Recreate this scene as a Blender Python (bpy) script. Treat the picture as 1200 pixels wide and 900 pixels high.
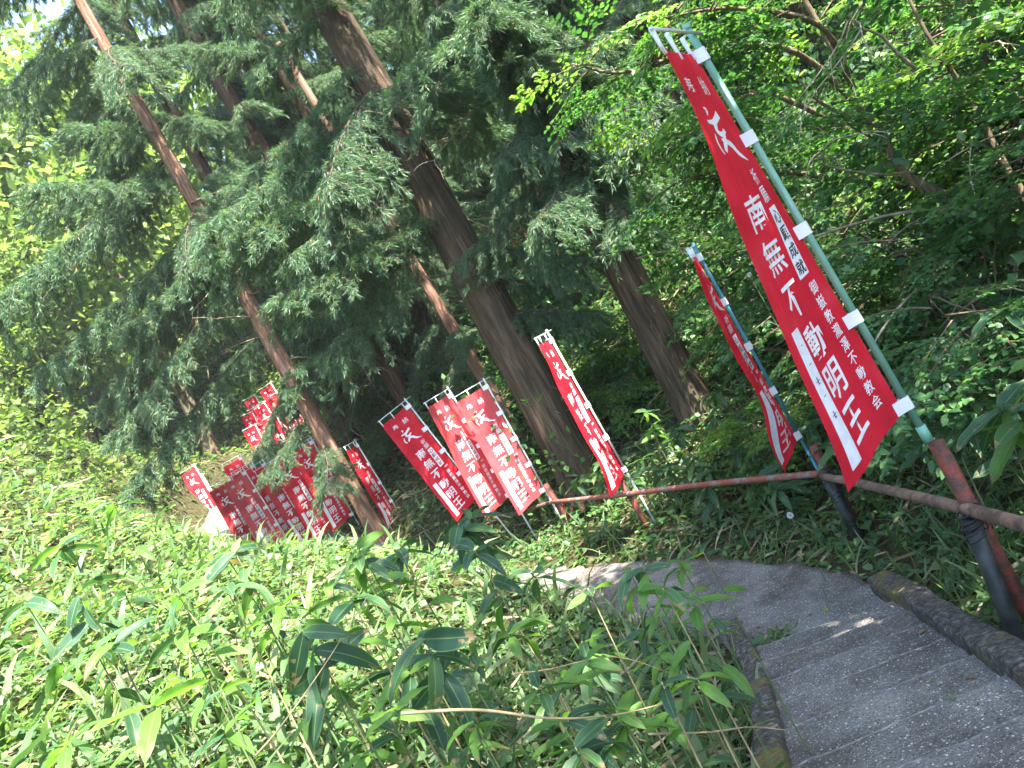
import bpy, math, random
import numpy as np
from mathutils import Vector, Matrix
from mathutils import noise as mnoise

# ------------------------------------------------------------------ camera, sky, sun, exposure
S = bpy.context.scene
for o in list(bpy.data.objects):
    bpy.data.objects.remove(o)
C = S.collection
R = math.radians
ROLL = R(28.5); EYE = 2.35; FPX = 900.0
cr, sr = math.cos(ROLL), math.sin(ROLL)
cd = bpy.data.cameras.new('camera'); cam = bpy.data.objects.new('camera', cd); C.objects.link(cam)
cd.sensor_width = 36; cd.lens = 27; cd.clip_start = 0.05; cd.clip_end = 800
cam.matrix_world = Matrix(((cr, sr, 0, 0), (0, 0, -1, 0), (-sr, cr, 0, EYE), (0, 0, 0, 1)))
S.camera = cam

SUN = Vector((0.42, -0.66, 1.42)).normalized()
w = bpy.data.worlds.new('World'); S.world = w; w.use_nodes = True
nt = w.node_tree; nt.nodes.clear()
sky = nt.nodes.new('ShaderNodeTexSky'); sky.sky_type = 'NISHITA'; sky.sun_disc = False
sky.sun_elevation = math.asin(SUN.z); sky.sun_rotation = math.atan2(SUN.x, SUN.y)
bg = nt.nodes.new('ShaderNodeBackground'); bg.inputs[1].default_value = 0.15
wo = nt.nodes.new('ShaderNodeOutputWorld')
nt.links.new(sky.outputs[0], bg.inputs[0]); nt.links.new(bg.outputs[0], wo.inputs[0])
sd = bpy.data.lights.new('sun', 'SUN'); sd.energy = 5.0; sd.angle = R(0.55); sd.color = (1.0, 0.95, 0.86)
so = bpy.data.objects.new('sun', sd); C.objects.link(so)
so.rotation_euler = (-SUN).to_track_quat('-Z', 'Y').to_euler(); so.location = (8, -6, 20)
S.view_settings.view_transform = 'Standard'; S.view_settings.look = 'None'
S.view_settings.exposure = 2.75; S.view_settings.gamma = 1.0
S.cycles.max_bounces = 6; S.cycles.diffuse_bounces = 3; S.cycles.glossy_bounces = 2
S.cycles.transmission_bounces = 4; S.cycles.transparent_max_bounces = 4
S.cycles.use_denoising = True
S.cycles.sample_clamp_indirect = 6

rng = np.random.default_rng(7); random.seed(7)
U = lambda a, b: float(rng.uniform(a, b))

def P(px, py, d):
    """the world point seen at pixel (px, py) of the 1200x900 photograph at depth d"""
    dx, dy = px - 600, py - 450
    return Vector(((dx*cr - dy*sr)/FPX*d, d, EYE + (-dx*sr - dy*cr)/FPX*d))

# ------------------------------------------------------------------ object helpers
def tag(o, label=None, cat=None, group=None, kind=None):
    if label: o['label'] = label
    if cat: o['category'] = cat
    if group: o['group'] = group
    if kind: o['kind'] = kind
    return o
def empty(name, loc=(0, 0, 0), rz=0.0):
    o = bpy.data.objects.new(name, None); C.objects.link(o)
    o.location = loc; o.rotation_euler = (0, 0, rz); o.empty_display_size = 0.1
    return o
def link(name, me, parent=None, loc=None, rot=None, scale=None):
    o = bpy.data.objects.new(name, me); C.objects.link(o)
    if parent: o.parent = parent
    if loc is not None: o.location = loc
    if rot is not None:
        if isinstance(rot, Matrix): o.rotation_euler = rot.to_euler()
        else: o.rotation_euler = rot
    if scale is not None: o.scale = scale if hasattr(scale, '__len__') else (scale,)*3
    return o
def mesh_np(name, V, F, mats, mi=None, smooth=False, uv=None):
    """triangles (or quads) from numpy arrays"""
    V = np.asarray(V, dtype=np.float32); F = np.asarray(F, dtype=np.int32)
    me = bpy.data.meshes.new(name)
    me.vertices.add(len(V)); me.vertices.foreach_set('co', V.ravel())
    k = F.shape[1]; n = len(F)
    me.loops.add(n*k); me.loops.foreach_set('vertex_index', F.ravel())
    me.polygons.add(n)
    me.polygons.foreach_set('loop_start', np.arange(0, n*k, k, dtype=np.int32))
    me.polygons.foreach_set('loop_total', np.full(n, k, dtype=np.int32))
    for m in (mats if isinstance(mats, (list, tuple)) else [mats]): me.materials.append(m)
    if mi is not None: me.polygons.foreach_set('material_index', np.asarray(mi, dtype=np.int32))
    if smooth: me.polygons.foreach_set('use_smooth', np.ones(n, dtype=bool))
    if uv is not None:
        l = me.uv_layers.new(name='UVMap')
        l.data.foreach_set('uv', np.asarray(uv, dtype=np.float32)[F.ravel()].ravel())
    me.update(calc_edges=True)
    return me
class Bag:
    """collects triangle soups with material indices"""
    def __init__(s): s.V = []; s.F = []; s.M = []; s.n = 0
    def add(s, V, F, m=0):
        V = np.asarray(V, dtype=np.float32).reshape(-1, 3); F = np.asarray(F, dtype=np.int32).reshape(-1, 3)
        s.V.append(V); s.F.append(F + s.n); s.M.append(np.full(len(F), m, dtype=np.int32)); s.n += len(V)
        return s
    def mesh(s, name, mats, smooth=False):
        return mesh_np(name, np.concatenate(s.V), np.concatenate(s.F), mats, np.concatenate(s.M), smooth)
def basis(d, up):
    """columns x,y,z with y along d and z near up; arrays (k,3)"""
    d = d/np.linalg.norm(d, axis=1, keepdims=True)
    x = np.cross(d, up); n = np.linalg.norm(x, axis=1, keepdims=True); n[n < 1e-6] = 1; x = x/n
    z = np.cross(x, d)
    return np.stack([x, d, z], axis=2)
def bake(T, pos, Rm, sc):
    """copies of template T=(V,F) at pos with rotations and scales"""
    V, F = T; k = len(pos)
    sc = np.asarray(sc, dtype=np.float64)
    if sc.ndim == 1: sc = sc[:, None].repeat(3, 1)
    W = np.einsum('kij,knj->kni', Rm, V[None]*sc[:, None, :]) + pos[:, None, :]
    FF = F[None] + (np.arange(k)*len(V))[:, None, None]
    return W.reshape(-1, 3), FF.reshape(-1, 3)
def tube(pts, rad, sides=7, cap=True):
    pts = np.asarray(pts, dtype=float); n = len(pts)
    rad = np.full(n, rad) if np.isscalar(rad) else np.asarray(rad, dtype=float)
    t = np.gradient(pts, axis=0); t /= np.linalg.norm(t, axis=1, keepdims=True) + 1e-9
    ref = np.array([0.0, 0, 1]) if abs(t[0][2]) < 0.9 else np.array([1.0, 0, 0])
    u = np.cross(t, ref); u /= np.linalg.norm(u, axis=1, keepdims=True) + 1e-9
    v = np.cross(t, u)
    a = np.arange(sides)*2*math.pi/sides
    ring = pts[:, None] + rad[:, None, None]*(np.cos(a)[None, :, None]*u[:, None] + np.sin(a)[None, :, None]*v[:, None])
    V = ring.reshape(-1, 3); F = []
    for i in range(n-1):
        for j in range(sides):
            a0 = i*sides+j; a1 = i*sides+(j+1) % sides
            F += [(a0, a1, a1+sides), (a0, a1+sides, a0+sides)]
    if cap:
        V = np.vstack([V, pts[0], pts[-1]]); k = n*sides
        for j in range(sides):
            F += [(k, (j+1) % sides, j), (k+1, (n-1)*sides+j, (n-1)*sides+(j+1) % sides)]
    return V, np.array(F)
def bez(pts, n):
    """smooth curve through pts (Catmull-Rom)"""
    p = [np.array(q, dtype=float) for q in pts]
    p = [2*p[0]-p[1]] + p + [2*p[-1]-p[-2]]; out = []
    seg = len(p)-3
    for i in range(n):
        t = i/(n-1)*seg; k = min(int(t), seg-1); t -= k
        a, b, c, d = p[k:k+4]
        out.append(0.5*((2*b)+(c-a)*t+(2*a-5*b+4*c-d)*t*t+(3*b-a-3*c+d)*t**3))
    return np.array(out)

# ------------------------------------------------------------------ materials
def nodes(name):
    m = bpy.data.materials.new(name); m.use_nodes = True
    n = m.node_tree; b = n.nodes['Principled BSDF']
    return m, n, b, (lambda t: n.nodes.new(t)), (lambda a, c: n.links.new(a, c))
def ramp(N, stops):
    r = N('ShaderNodeValToRGB'); e = r.color_ramp.elements
    while len(e) < len(stops): e.new(0.5)
    for el, (p, c) in zip(e, stops): el.position = p; el.color = (*c, 1)
    return r
def leafmat(name, cols, trans=0.35, rough=0.5, tint=(1.15, 1.25, 0.6), spec=0.4, obj=False, veins=False):
    m, n, b, N, L = nodes(name)
    g = N('ShaderNodeNewGeometry')
    r = ramp(N, [(i/(len(cols)-1), c) for i, c in enumerate(cols)])
    if obj:
        oi = N('ShaderNodeObjectInfo'); L(oi.outputs['Random'], r.inputs[0])
    else: L(g.outputs['Random Per Island'], r.inputs[0])
    col = r.outputs[0]
    if veins:
        uv = N('ShaderNodeUVMap'); sx = N('ShaderNodeSeparateXYZ'); L(uv.outputs[0], sx.inputs[0])
        ab = N('ShaderNodeMath'); ab.operation = 'SUBTRACT'; L(sx.outputs[0], ab.inputs[0]); ab.inputs[1].default_value = 0.5
        a2 = N('ShaderNodeMath'); a2.operation = 'ABSOLUTE'; L(ab.outputs[0], a2.inputs[0])
        rr = ramp(N, [(0.0, (0.95, 0.95, 0.95)), (0.03, (0.1, 0.1, 0.1)), (0.06, (0, 0, 0)), (0.44, (0, 0, 0)), (0.5, (0.6, 0.6, 0.6))])
        L(a2.outputs[0], rr.inputs[0])
        mx = N('ShaderNodeMix'); mx.data_type = 'RGBA'; L(rr.outputs[0], mx.inputs[0]); L(col, mx.inputs[6])
        mx.inputs[7].default_value = (0.22, 0.26, 0.09, 1); col = mx.outputs[2]
        nb = N('ShaderNodeTexNoise'); nb.inputs['Scale'].default_value = 7; nb.inputs['Detail'].default_value = 4
        tc = N('ShaderNodeTexCoord'); ad = N('ShaderNodeVectorMath'); ad.operation = 'ADD'; oi2 = N('ShaderNodeObjectInfo')
        cx = N('ShaderNodeCombineXYZ'); mu = N('ShaderNodeMath'); mu.operation = 'MULTIPLY'; mu.inputs[1].default_value = 40; L(oi2.outputs['Random'], mu.inputs[0]); L(mu.outputs[0], cx.inputs[0])
        L(tc.outputs['Object'], ad.inputs[0]); L(cx.outputs[0], ad.inputs[1]); L(ad.outputs[0], nb.inputs[0])
        tp = N('ShaderNodeMath'); tp.operation = 'MULTIPLY_ADD'; L(sx.outputs[1], tp.inputs[0]); tp.inputs[1].default_value = 0.30; L(nb.outputs[0], tp.inputs[2])
        tr = ramp(N, [(0.80, (0, 0, 0)), (0.84, (1, 1, 1))]); L(tp.outputs[0], tr.inputs[0])
        m3 = N('ShaderNodeMix'); m3.data_type = 'RGBA'; L(tr.outputs[0], m3.inputs[0]); L(col, m3.inputs[6]); m3.inputs[7].default_value = (0.24, 0.17, 0.08, 1); col = m3.outputs[2]
        wv = N('ShaderNodeMath'); wv.operation = 'SINE'; ml = N('ShaderNodeMath'); ml.operation = 'MULTIPLY'
        L(sx.outputs[0], ml.inputs[0]); ml.inputs[1].default_value = 110; L(ml.outputs[0], wv.inputs[0])
        bp = N('ShaderNodeBump'); bp.inputs['Strength'].default_value = 0.25; bp.inputs['Distance'].default_value = 0.002
        L(wv.outputs[0], bp.inputs['Height']); L(bp.outputs[0], b.inputs['Normal'])
    L(col, b.inputs['Base Color']); b.inputs['Roughness'].default_value = rough
    b.inputs['Specular IOR Level'].default_value = spec
    t = N('ShaderNodeBsdfTranslucent'); mc = N('ShaderNodeMix'); mc.data_type = 'RGBA'; mc.blend_type = 'MULTIPLY'
    mc.inputs[0].default_value = 1; L(col, mc.inputs[6]); mc.inputs[7].default_value = (*[x*1.5 for x in tint], 1)
    L(mc.outputs[2], t.inputs[0])
    ms = N('ShaderNodeMixShader'); ms.inputs[0].default_value = trans
    L(b.outputs[0], ms.inputs[1]); L(t.outputs[0], ms.inputs[2])
    L(ms.outputs[0], n.nodes['Material Output'].inputs[0])
    return m
def bark(name, c1, c2, c3, sx=14, sz=1.1, strength=1.0, dist=0.05):
    m, n, b, N, L = nodes(name)
    tc = N('ShaderNodeTexCoord'); mp = N('ShaderNodeMapping'); mp.inputs['Scale'].default_value = (sx, sx, sz)
    L(tc.outputs['Object'], mp.inputs[0])
    nz = N('ShaderNodeTexNoise'); nz.inputs['Scale'].default_value = 1.0; nz.inputs['Detail'].default_value = 6
    nz.inputs['Roughness'].default_value = 0.68; nz.inputs['Distortion'].default_value = 0.9; L(mp.outputs[0], nz.inputs[0])
    n2 = N('ShaderNodeTexNoise'); n2.inputs['Scale'].default_value = 1.4; L(tc.outputs['Object'], n2.inputs[0])
    r = ramp(N, [(0.33, c1), (0.52, c2), (0.7, c3)]); L(nz.outputs[0], r.inputs[0])
    mx = N('ShaderNodeMix'); mx.data_type = 'RGBA'; mx.blend_type = 'MULTIPLY'; mx.inputs[0].default_value = 0.6
    r2 = ramp(N, [(0.35, (0.55, 0.6, 0.5)), (0.65, (1.25, 1.1, 1.0))]); L(n2.outputs[0], r2.inputs[0])
    L(r.outputs[0], mx.inputs[6]); L(r2.outputs[0], mx.inputs[7]); L(mx.outputs[2], b.inputs['Base Color'])
    bp = N('ShaderNodeBump'); bp.inputs['Strength'].default_value = strength; bp.inputs['Distance'].default_value = dist
    L(nz.outputs[0], bp.inputs['Height']); L(bp.outputs[0], b.inputs['Normal'])
    b.inputs['Roughness'].default_value = 0.9; b.inputs['Specular IOR Level'].default_value = 0.15
    return m
def plain(name, col, rough=0.6, spec=0.4, var=None, scale=6, metal=0.0, bump=0.0):
    m, n, b, N, L = nodes(name)
    b.inputs['Roughness'].default_value = rough; b.inputs['Specular IOR Level'].default_value = spec
    b.inputs['Metallic'].default_value = metal
    tc = N('ShaderNodeTexCoord'); nz = N('ShaderNodeTexNoise'); nz.inputs['Scale'].default_value = scale
    nz.inputs['Detail'].default_value = 5; L(tc.outputs['Object'], nz.inputs[0])
    c2 = var or tuple(x*0.75 for x in col)
    r = ramp(N, [(0.42, c2), (0.58, col)]); L(nz.outputs[0], r.inputs[0]); L(r.outputs[0], b.inputs['Base Color'])
    if bump:
        bp = N('ShaderNodeBump'); bp.inputs['Strength'].default_value = bump; bp.inputs['Distance'].default_value = 0.004
        L(nz.outputs[0], bp.inputs['Height']); L(bp.outputs[0], b.inputs['Normal'])
    return m
def rusty(name, paint, rust, amount=0.5, scale=16):
    m, n, b, N, L = nodes(name)
    tc = N('ShaderNodeTexCoord'); nz = N('ShaderNodeTexNoise'); nz.inputs['Scale'].default_value = scale
    nz.inputs['Detail'].default_value = 8; nz.inputs['Roughness'].default_value = 0.7; L(tc.outputs['Object'], nz.inputs[0])
    n2 = N('ShaderNodeTexNoise'); n2.inputs['Scale'].default_value = scale*5; L(tc.outputs['Object'], n2.inputs[0])
    r = ramp(N, [(amount-0.06, paint), (amount+0.03, rust), (amount+0.2, tuple(x*0.5 for x in rust))])
    L(nz.outputs[0], r.inputs[0])
    mx = N('ShaderNodeMix'); mx.data_type = 'RGBA'; mx.blend_type = 'MULTIPLY'; mx.inputs[0].default_value = 0.5
    r2 = ramp(N, [(0.3, (0.5, 0.5, 0.5)), (0.7, (1.2, 1.2, 1.2))]); L(n2.outputs[0], r2.inputs[0])
    L(r.outputs[0], mx.inputs[6]); L(r2.outputs[0], mx.inputs[7]); L(mx.outputs[2], b.inputs['Base Color'])
    bp = N('ShaderNodeBump'); bp.inputs['Strength'].default_value = 0.6; bp.inputs['Distance'].default_value = 0.003
    L(nz.outputs[0], bp.inputs['Height']); L(bp.outputs[0], b.inputs['Normal'])
    b.inputs['Roughness'].default_value = 0.65; b.inputs['Specular IOR Level'].default_value = 0.3
    return m
def cloth_mat(name, col, trans=0.3):
    m, n, b, N, L = nodes(name)
    tc = N('ShaderNodeTexCoord'); nz = N('ShaderNodeTexNoise'); nz.inputs['Scale'].default_value = 3.5; nz.inputs['Detail'].default_value = 3
    L(tc.outputs['Object'], nz.inputs[0])
    r = ramp(N, [(0.33, tuple(x*0.78 for x in col)), (0.55, col), (0.75, (col[0]*1.04, col[1]+.03, col[2]+.03))]); L(nz.outputs[0], r.inputs[0])
    L(r.outputs[0], b.inputs['Base Color']); b.inputs['Roughness'].default_value = 0.75; b.inputs['Specular IOR Level'].default_value = 0.15
    wv = N('ShaderNodeTexNoise'); wv.inputs['Scale'].default_value = 14; L(tc.outputs['Object'], wv.inputs[0])
    mp = N('ShaderNodeMapping'); mp.inputs['Scale'].default_value = (1, 1, 0.35); L(tc.outputs['Object'], mp.inputs[0]); L(mp.outputs[0], wv.inputs[0])
    bp = N('ShaderNodeBump'); bp.inputs['Strength'].default_value = 0.6; bp.inputs['Distance'].default_value = 0.035
    L(wv.outputs[0], bp.inputs['Height']); L(bp.outputs[0], b.inputs['Normal'])
    t = N('ShaderNodeBsdfTranslucent'); L(r.outputs[0], t.inputs[0])
    ms = N('ShaderNodeMixShader'); ms.inputs[0].default_value = trans
    L(b.outputs[0], ms.inputs[1]); L(t.outputs[0], ms.inputs[2]); L(ms.outputs[0], n.nodes['Material Output'].inputs[0])
    return m

M = {}
M['cedar'] = leafmat('cedar_needles', [(0.036, 0.085, 0.050), (0.055, 0.12, 0.065), (0.085, 0.155, 0.070), (0.12, 0.18, 0.085)], 0.36, 0.5, spec=0.45)
M['cedar_dry'] = leafmat('dead_needles', [(0.16, 0.09, 0.05), (0.24, 0.15, 0.08)], 0.2, 0.8, tint=(1, .9, .7))
M['leaf'] = leafmat('broad_leaves', [(0.026, 0.085, 0.028), (0.045, 0.125, 0.038), (0.07, 0.165, 0.045), (0.11, 0.21, 0.06)], 0.42, 0.42)
M['leaf_lime'] = leafmat('lime_leaves', [(0.08, 0.18, 0.035), (0.12, 0.23, 0.045), (0.18, 0.28, 0.06)], 0.5, 0.45)
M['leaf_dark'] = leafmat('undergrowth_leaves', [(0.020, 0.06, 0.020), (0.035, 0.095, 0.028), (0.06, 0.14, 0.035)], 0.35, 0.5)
M['far_leaf'] = leafmat('far_leaves', [(0.08, 0.14, 0.035), (0.14, 0.20, 0.06), (0.21, 0.26, 0.10)], 0.5, 0.6, spec=0.2)
M['cover'] = leafmat('ground_cover_leaves', [(0.045, 0.10, 0.035), (0.075, 0.15, 0.05), (0.11, 0.19, 0.07), (0.17, 0.24, 0.10)], 0.42, 0.5)
M['grass'] = leafmat('grass_blades', [(0.05, 0.11, 0.04), (0.10, 0.17, 0.06), (0.18, 0.23, 0.10)], 0.4, 0.5)
M['straw'] = leafmat('dry_straw', [(0.20, 0.15, 0.08), (0.32, 0.26, 0.15), (0.42, 0.36, 0.23)], 0.2, 0.7, tint=(1, .95, .8))
M['sasa'] = leafmat('sasa_leaf', [(0.024, 0.070, 0.034), (0.032, 0.088, 0.040), (0.045, 0.11, 0.042), (0.07, 0.15, 0.045)], 0.33, 0.42, spec=0.35, obj=True, veins=True)
M['sasa_light'] = leafmat('young_sasa_leaf', [(0.08, 0.19, 0.03), (0.12, 0.25, 0.045)], 0.45, 0.4, obj=True, veins=True)
M['sasa_old'] = leafmat('withered_sasa_leaf', [(0.22, 0.20, 0.06), (0.30, 0.22, 0.10)], 0.35, 0.5, tint=(1.1, 1, .6), obj=True, veins=True)
M['stem'] = plain('green_stem', (0.12, 0.18, 0.06), 0.5, var=(0.10, 0.11, 0.06), scale=10)
M['stem_dry'] = plain('dry_stem', (0.40, 0.32, 0.18), 0.6, var=(0.28, 0.21, 0.11), scale=10)
M['bark_shaded'] = bark('shaded_cedar_bark', (0.03, 0.020, 0.014), (0.09, 0.058, 0.038), (0.17, 0.115, 0.08))  # darkened bark, puts the shade of the deeper trunks into the colour
M['bark_red_lit'] = bark('lit_red_cedar_bark', (0.10, 0.05, 0.035), (0.26, 0.15, 0.105), (0.42, 0.28, 0.21))  # reddish bark lightened to paint the sun on the lit trunk
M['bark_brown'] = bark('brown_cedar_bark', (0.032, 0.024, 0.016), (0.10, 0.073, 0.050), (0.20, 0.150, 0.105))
M['bark_grey'] = bark('grey_bark', (0.06, 0.045, 0.032), (0.14, 0.11, 0.075), (0.24, 0.20, 0.13), sx=18, sz=6, dist=0.008)
M['twig'] = plain('twig_bark', (0.13, 0.09, 0.055), 0.85, 0.2, var=(0.07, 0.05, 0.03), scale=20)
M['twig_pale'] = plain('pale_dead_twig', (0.38, 0.31, 0.22), 0.8, 0.2, var=(0.22, 0.17, 0.11), scale=20)
M['white_cloth'] = plain('white_tab_cloth', (0.80, 0.80, 0.80), 0.7, 0.2, var=(0.72, 0.73, 0.75))
M['print_white'] = plain('white_print', (0.78, 0.76, 0.77), 0.7, 0.15, var=(0.70, 0.66, 0.68), scale=20)
M['print_black'] = plain('black_print', (0.02, 0.02, 0.025), 0.7, 0.15)
M['red'] = cloth_mat('red_banner_cloth', (0.80, 0.022, 0.045), 0.42)
M['red_dull'] = cloth_mat('dimmed_red_banner_cloth', (0.55, 0.03, 0.045), 0.3)  # darker copy of the red, dimmer light of far banners painted in
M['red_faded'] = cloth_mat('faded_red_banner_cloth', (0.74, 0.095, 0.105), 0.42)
M['pole_white'] = plain('white_pole_plastic', (0.70, 0.73, 0.72), 0.4, 0.5, var=(0.55, 0.58, 0.56), scale=8)
M['pole_green'] = plain('green_pole_plastic', (0.16, 0.36, 0.25), 0.45, 0.5, var=(0.20, 0.40, 0.30), scale=8)
M['pole_pale'] = plain('pale_green_pole_plastic', (0.30, 0.46, 0.36), 0.45, 0.5, var=(0.22, 0.36, 0.28), scale=8)
M['pole_blue'] = plain('blue_pole_plastic', (0.05, 0.28, 0.38), 0.45, 0.5, var=(0.06, 0.22, 0.30), scale=8)
M['rust_red'] = rusty('red_painted_rusty_pipe', (0.22, 0.045, 0.030), (0.10, 0.045, 0.03), 0.5)
M['rust_rail'] = rusty('rusty_rail_pipe', (0.26, 0.075, 0.05), (0.20, 0.19, 0.18), 0.56, 9)
M['rust_brown'] = rusty('weathered_brown_rail', (0.22, 0.13, 0.095), (0.11, 0.07, 0.055), 0.52, 12)
M['black_pipe'] = plain('black_pipe', (0.012, 0.014, 0.013), 0.5, 0.4, var=(0.03, 0.035, 0.03), scale=12)
M['wire'] = plain('black_wire', (0.02, 0.02, 0.02), 0.5)
M['fluff'] = plain('seed_fluff', (0.75, 0.75, 0.70), 0.9, 0.1)
M['yellow'] = plain('yellow_petals', (0.65, 0.48, 0.04), 0.7, 0.2)

def path_mat():
    m, n, b, N, L = nodes('pebbly_concrete')
    tc = N('ShaderNodeTexCoord')
    def vor(s, rnd=1.0):
        v = N('ShaderNodeTexVoronoi'); v.inputs['Scale'].default_value = s; L(tc.outputs['Object'], v.inputs[0]); return v
    nz = N('ShaderNodeTexNoise'); nz.inputs['Scale'].default_value = 2.2; nz.inputs['Detail'].default_value = 7; nz.inputs['Roughness'].default_value = 0.65; L(tc.outputs['Object'], nz.inputs[0])
    base = ramp(N, [(0.30, (0.078, 0.070, 0.060)), (0.5, (0.138, 0.127, 0.114)), (0.72, (0.190, 0.176, 0.158))]); L(nz.outputs[0], base.inputs[0])
    fine = N('ShaderNodeTexNoise'); fine.inputs['Scale'].default_value = 90; fine.inputs['Detail'].default_value = 3; L(tc.outputs['Object'], fine.inputs[0])
    fr = ramp(N, [(0.35, (0.55, 0.55, 0.55)), (0.65, (1.35, 1.35, 1.35))]); L(fine.outputs[0], fr.inputs[0])
    mx = N('ShaderNodeMix'); mx.data_type = 'RGBA'; mx.blend_type = 'MULTIPLY'; mx.inputs[0].default_value = 0.8
    L(base.outputs[0], mx.inputs[6]); L(fr.outputs[0], mx.inputs[7])
    col = mx.outputs[2]; hs = fine.outputs[0]
    for s, th, pr, c in ((120, 0.34, 0.76, (0.36, 0.345, 0.32)), (70, 0.34, 0.86, (0.44, 0.43, 0.40)), (80, 0.3, 0.88, (0.03, 0.03, 0.03))):
        v = vor(s)
        lt = N('ShaderNodeMath'); lt.operation = 'LESS_THAN'; L(v.outputs['Distance'], lt.inputs[0]); lt.inputs[1].default_value = th
        sp = N('ShaderNodeSeparateColor'); L(v.outputs['Color'], sp.inputs[0])
        gt = N('ShaderNodeMath'); gt.operation = 'GREATER_THAN'; L(sp.outputs[0], gt.inputs[0]); gt.inputs[1].default_value = pr
        ml = N('ShaderNodeMath'); ml.operation = 'MULTIPLY'; L(lt.outputs[0], ml.inputs[0]); L(gt.outputs[0], ml.inputs[1])
        k = N('ShaderNodeMix'); k.data_type = 'RGBA'; L(ml.outputs[0], k.inputs[0]); L(col, k.inputs[6]); k.inputs[7].default_value = (*c, 1)
        col = k.outputs[2]
    L(col, b.inputs['Base Color'])
    ns_ = N('ShaderNodeTexNoise'); ns_.inputs['Scale'].default_value = 1.1; ns_.inputs['Detail'].default_value = 9; ns_.inputs['Roughness'].default_value = 0.7; L(tc.outputs['Object'], ns_.inputs[0])
    rs = ramp(N, [(0.40, (0.78, 0.76, 0.72)), (0.52, (1, 1, 1)), (0.66, (1.12, 1.10, 1.06))]); L(ns_.outputs[0], rs.inputs[0])
    ms_ = N('ShaderNodeMix'); ms_.data_type = 'RGBA'; ms_.blend_type = 'MULTIPLY'; ms_.inputs[0].default_value = 1; L(col, ms_.inputs[6]); L(rs.outputs[0], ms_.inputs[7])
    L(ms_.outputs[2], b.inputs['Base Color'])
    bp = N('ShaderNodeBump'); bp.inputs['Strength'].default_value = 0.7; bp.inputs['Distance'].default_value = 0.004
    L(hs, bp.inputs['Height']); L(bp.outputs[0], b.inputs['Normal']); b.inputs['Roughness'].default_value = 0.85
    b.inputs['Specular IOR Level'].default_value = 0.25
    return m
M['path'] = path_mat()
def edge_mat():
    m, n, b, N, L = nodes('worn_step_edge')
    tc = N('ShaderNodeTexCoord'); nz = N('ShaderNodeTexNoise'); nz.inputs['Scale'].default_value = 30; nz.inputs['Detail'].default_value = 6; L(tc.outputs['Object'], nz.inputs[0])
    r = ramp(N, [(0.44, (0.12, 0.115, 0.11)), (0.56, (0.22, 0.21, 0.20)), (0.72, (0.38, 0.37, 0.35))]); L(nz.outputs[0], r.inputs[0])
    L(r.outputs[0], b.inputs['Base Color']); b.inputs['Roughness'].default_value = 0.9
    return m
M['edge'] = edge_mat()
def kerb_mat():
    m, n, b, N, L = nodes('mossy_kerb_concrete')
    tc = N('ShaderNodeTexCoord')
    def nz(s, d=6):
        v = N('ShaderNodeTexNoise'); v.inputs['Scale'].default_value = s; v.inputs['Detail'].default_value = d; v.inputs['Roughness'].default_value = 0.65; L(tc.outputs['Object'], v.inputs[0]); return v
    a = nz(34, 10); r = ramp(N, [(0.40, (0.022, 0.019, 0.015)), (0.55, (0.085, 0.072, 0.058)), (0.70, (0.24, 0.22, 0.20))]); L(a.outputs[0], r.inputs[0])
    c = nz(3.0); r2 = ramp(N, [(0.52, (0, 0, 0)), (0.62, (1, 1, 1))]); L(c.outputs[0], r2.inputs[0])
    d = nz(40); r3 = ramp(N, [(0.3, (0.06, 0.045, 0.012)), (0.6, (0.15, 0.12, 0.03)), (0.8, (0.08, 0.11, 0.02))]); L(d.outputs[0], r3.inputs[0])
    k = N('ShaderNodeMix'); k.data_type = 'RGBA'; L(r2.outputs[0], k.inputs[0]); L(r.outputs[0], k.inputs[6]); L(r3.outputs[0], k.inputs[7])
    L(k.outputs[2], b.inputs['Base Color']); b.inputs['Roughness'].default_value = 0.95
    bp = N('ShaderNodeBump'); bp.inputs['Strength'].default_value = 1.0; bp.inputs['Distance'].default_value = 0.012
    L(a.outputs[0], bp.inputs['Height']); L(bp.outputs[0], b.inputs['Normal'])
    return m
M['kerb'] = kerb_mat()
def soil_mat():
    m, n, b, N, L = nodes('leafy_soil')
    tc = N('ShaderNodeTexCoord')
    def nz(s, d=6):
        v = N('ShaderNodeTexNoise'); v.inputs['Scale'].default_value = s; v.inputs['Detail'].default_value = d; v.inputs['Roughness'].default_value = 0.7; L(tc.outputs['Object'], v.inputs[0]); return v
    a = nz(9, 9); r = ramp(N, [(0.3, (0.02, 0.017, 0.010)), (0.5, (0.055, 0.045, 0.022)), (0.62, (0.08, 0.09, 0.035)), (0.75, (0.18, 0.15, 0.09))]); L(a.outputs[0], r.inputs[0])
    L(r.outputs[0], b.inputs['Base Color']); b.inputs['Roughness'].default_value = 1.0; b.inputs['Specular IOR Level'].default_value = 0.1
    bp = N('ShaderNodeBump'); bp.inputs['Strength'].default_value = 1.0; bp.inputs['Distance'].default_value = 0.05
    L(a.outputs[0], bp.inputs['Height']); L(bp.outputs[0], b.inputs['Normal'])
    return m
M['soil'] = soil_mat()

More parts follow.
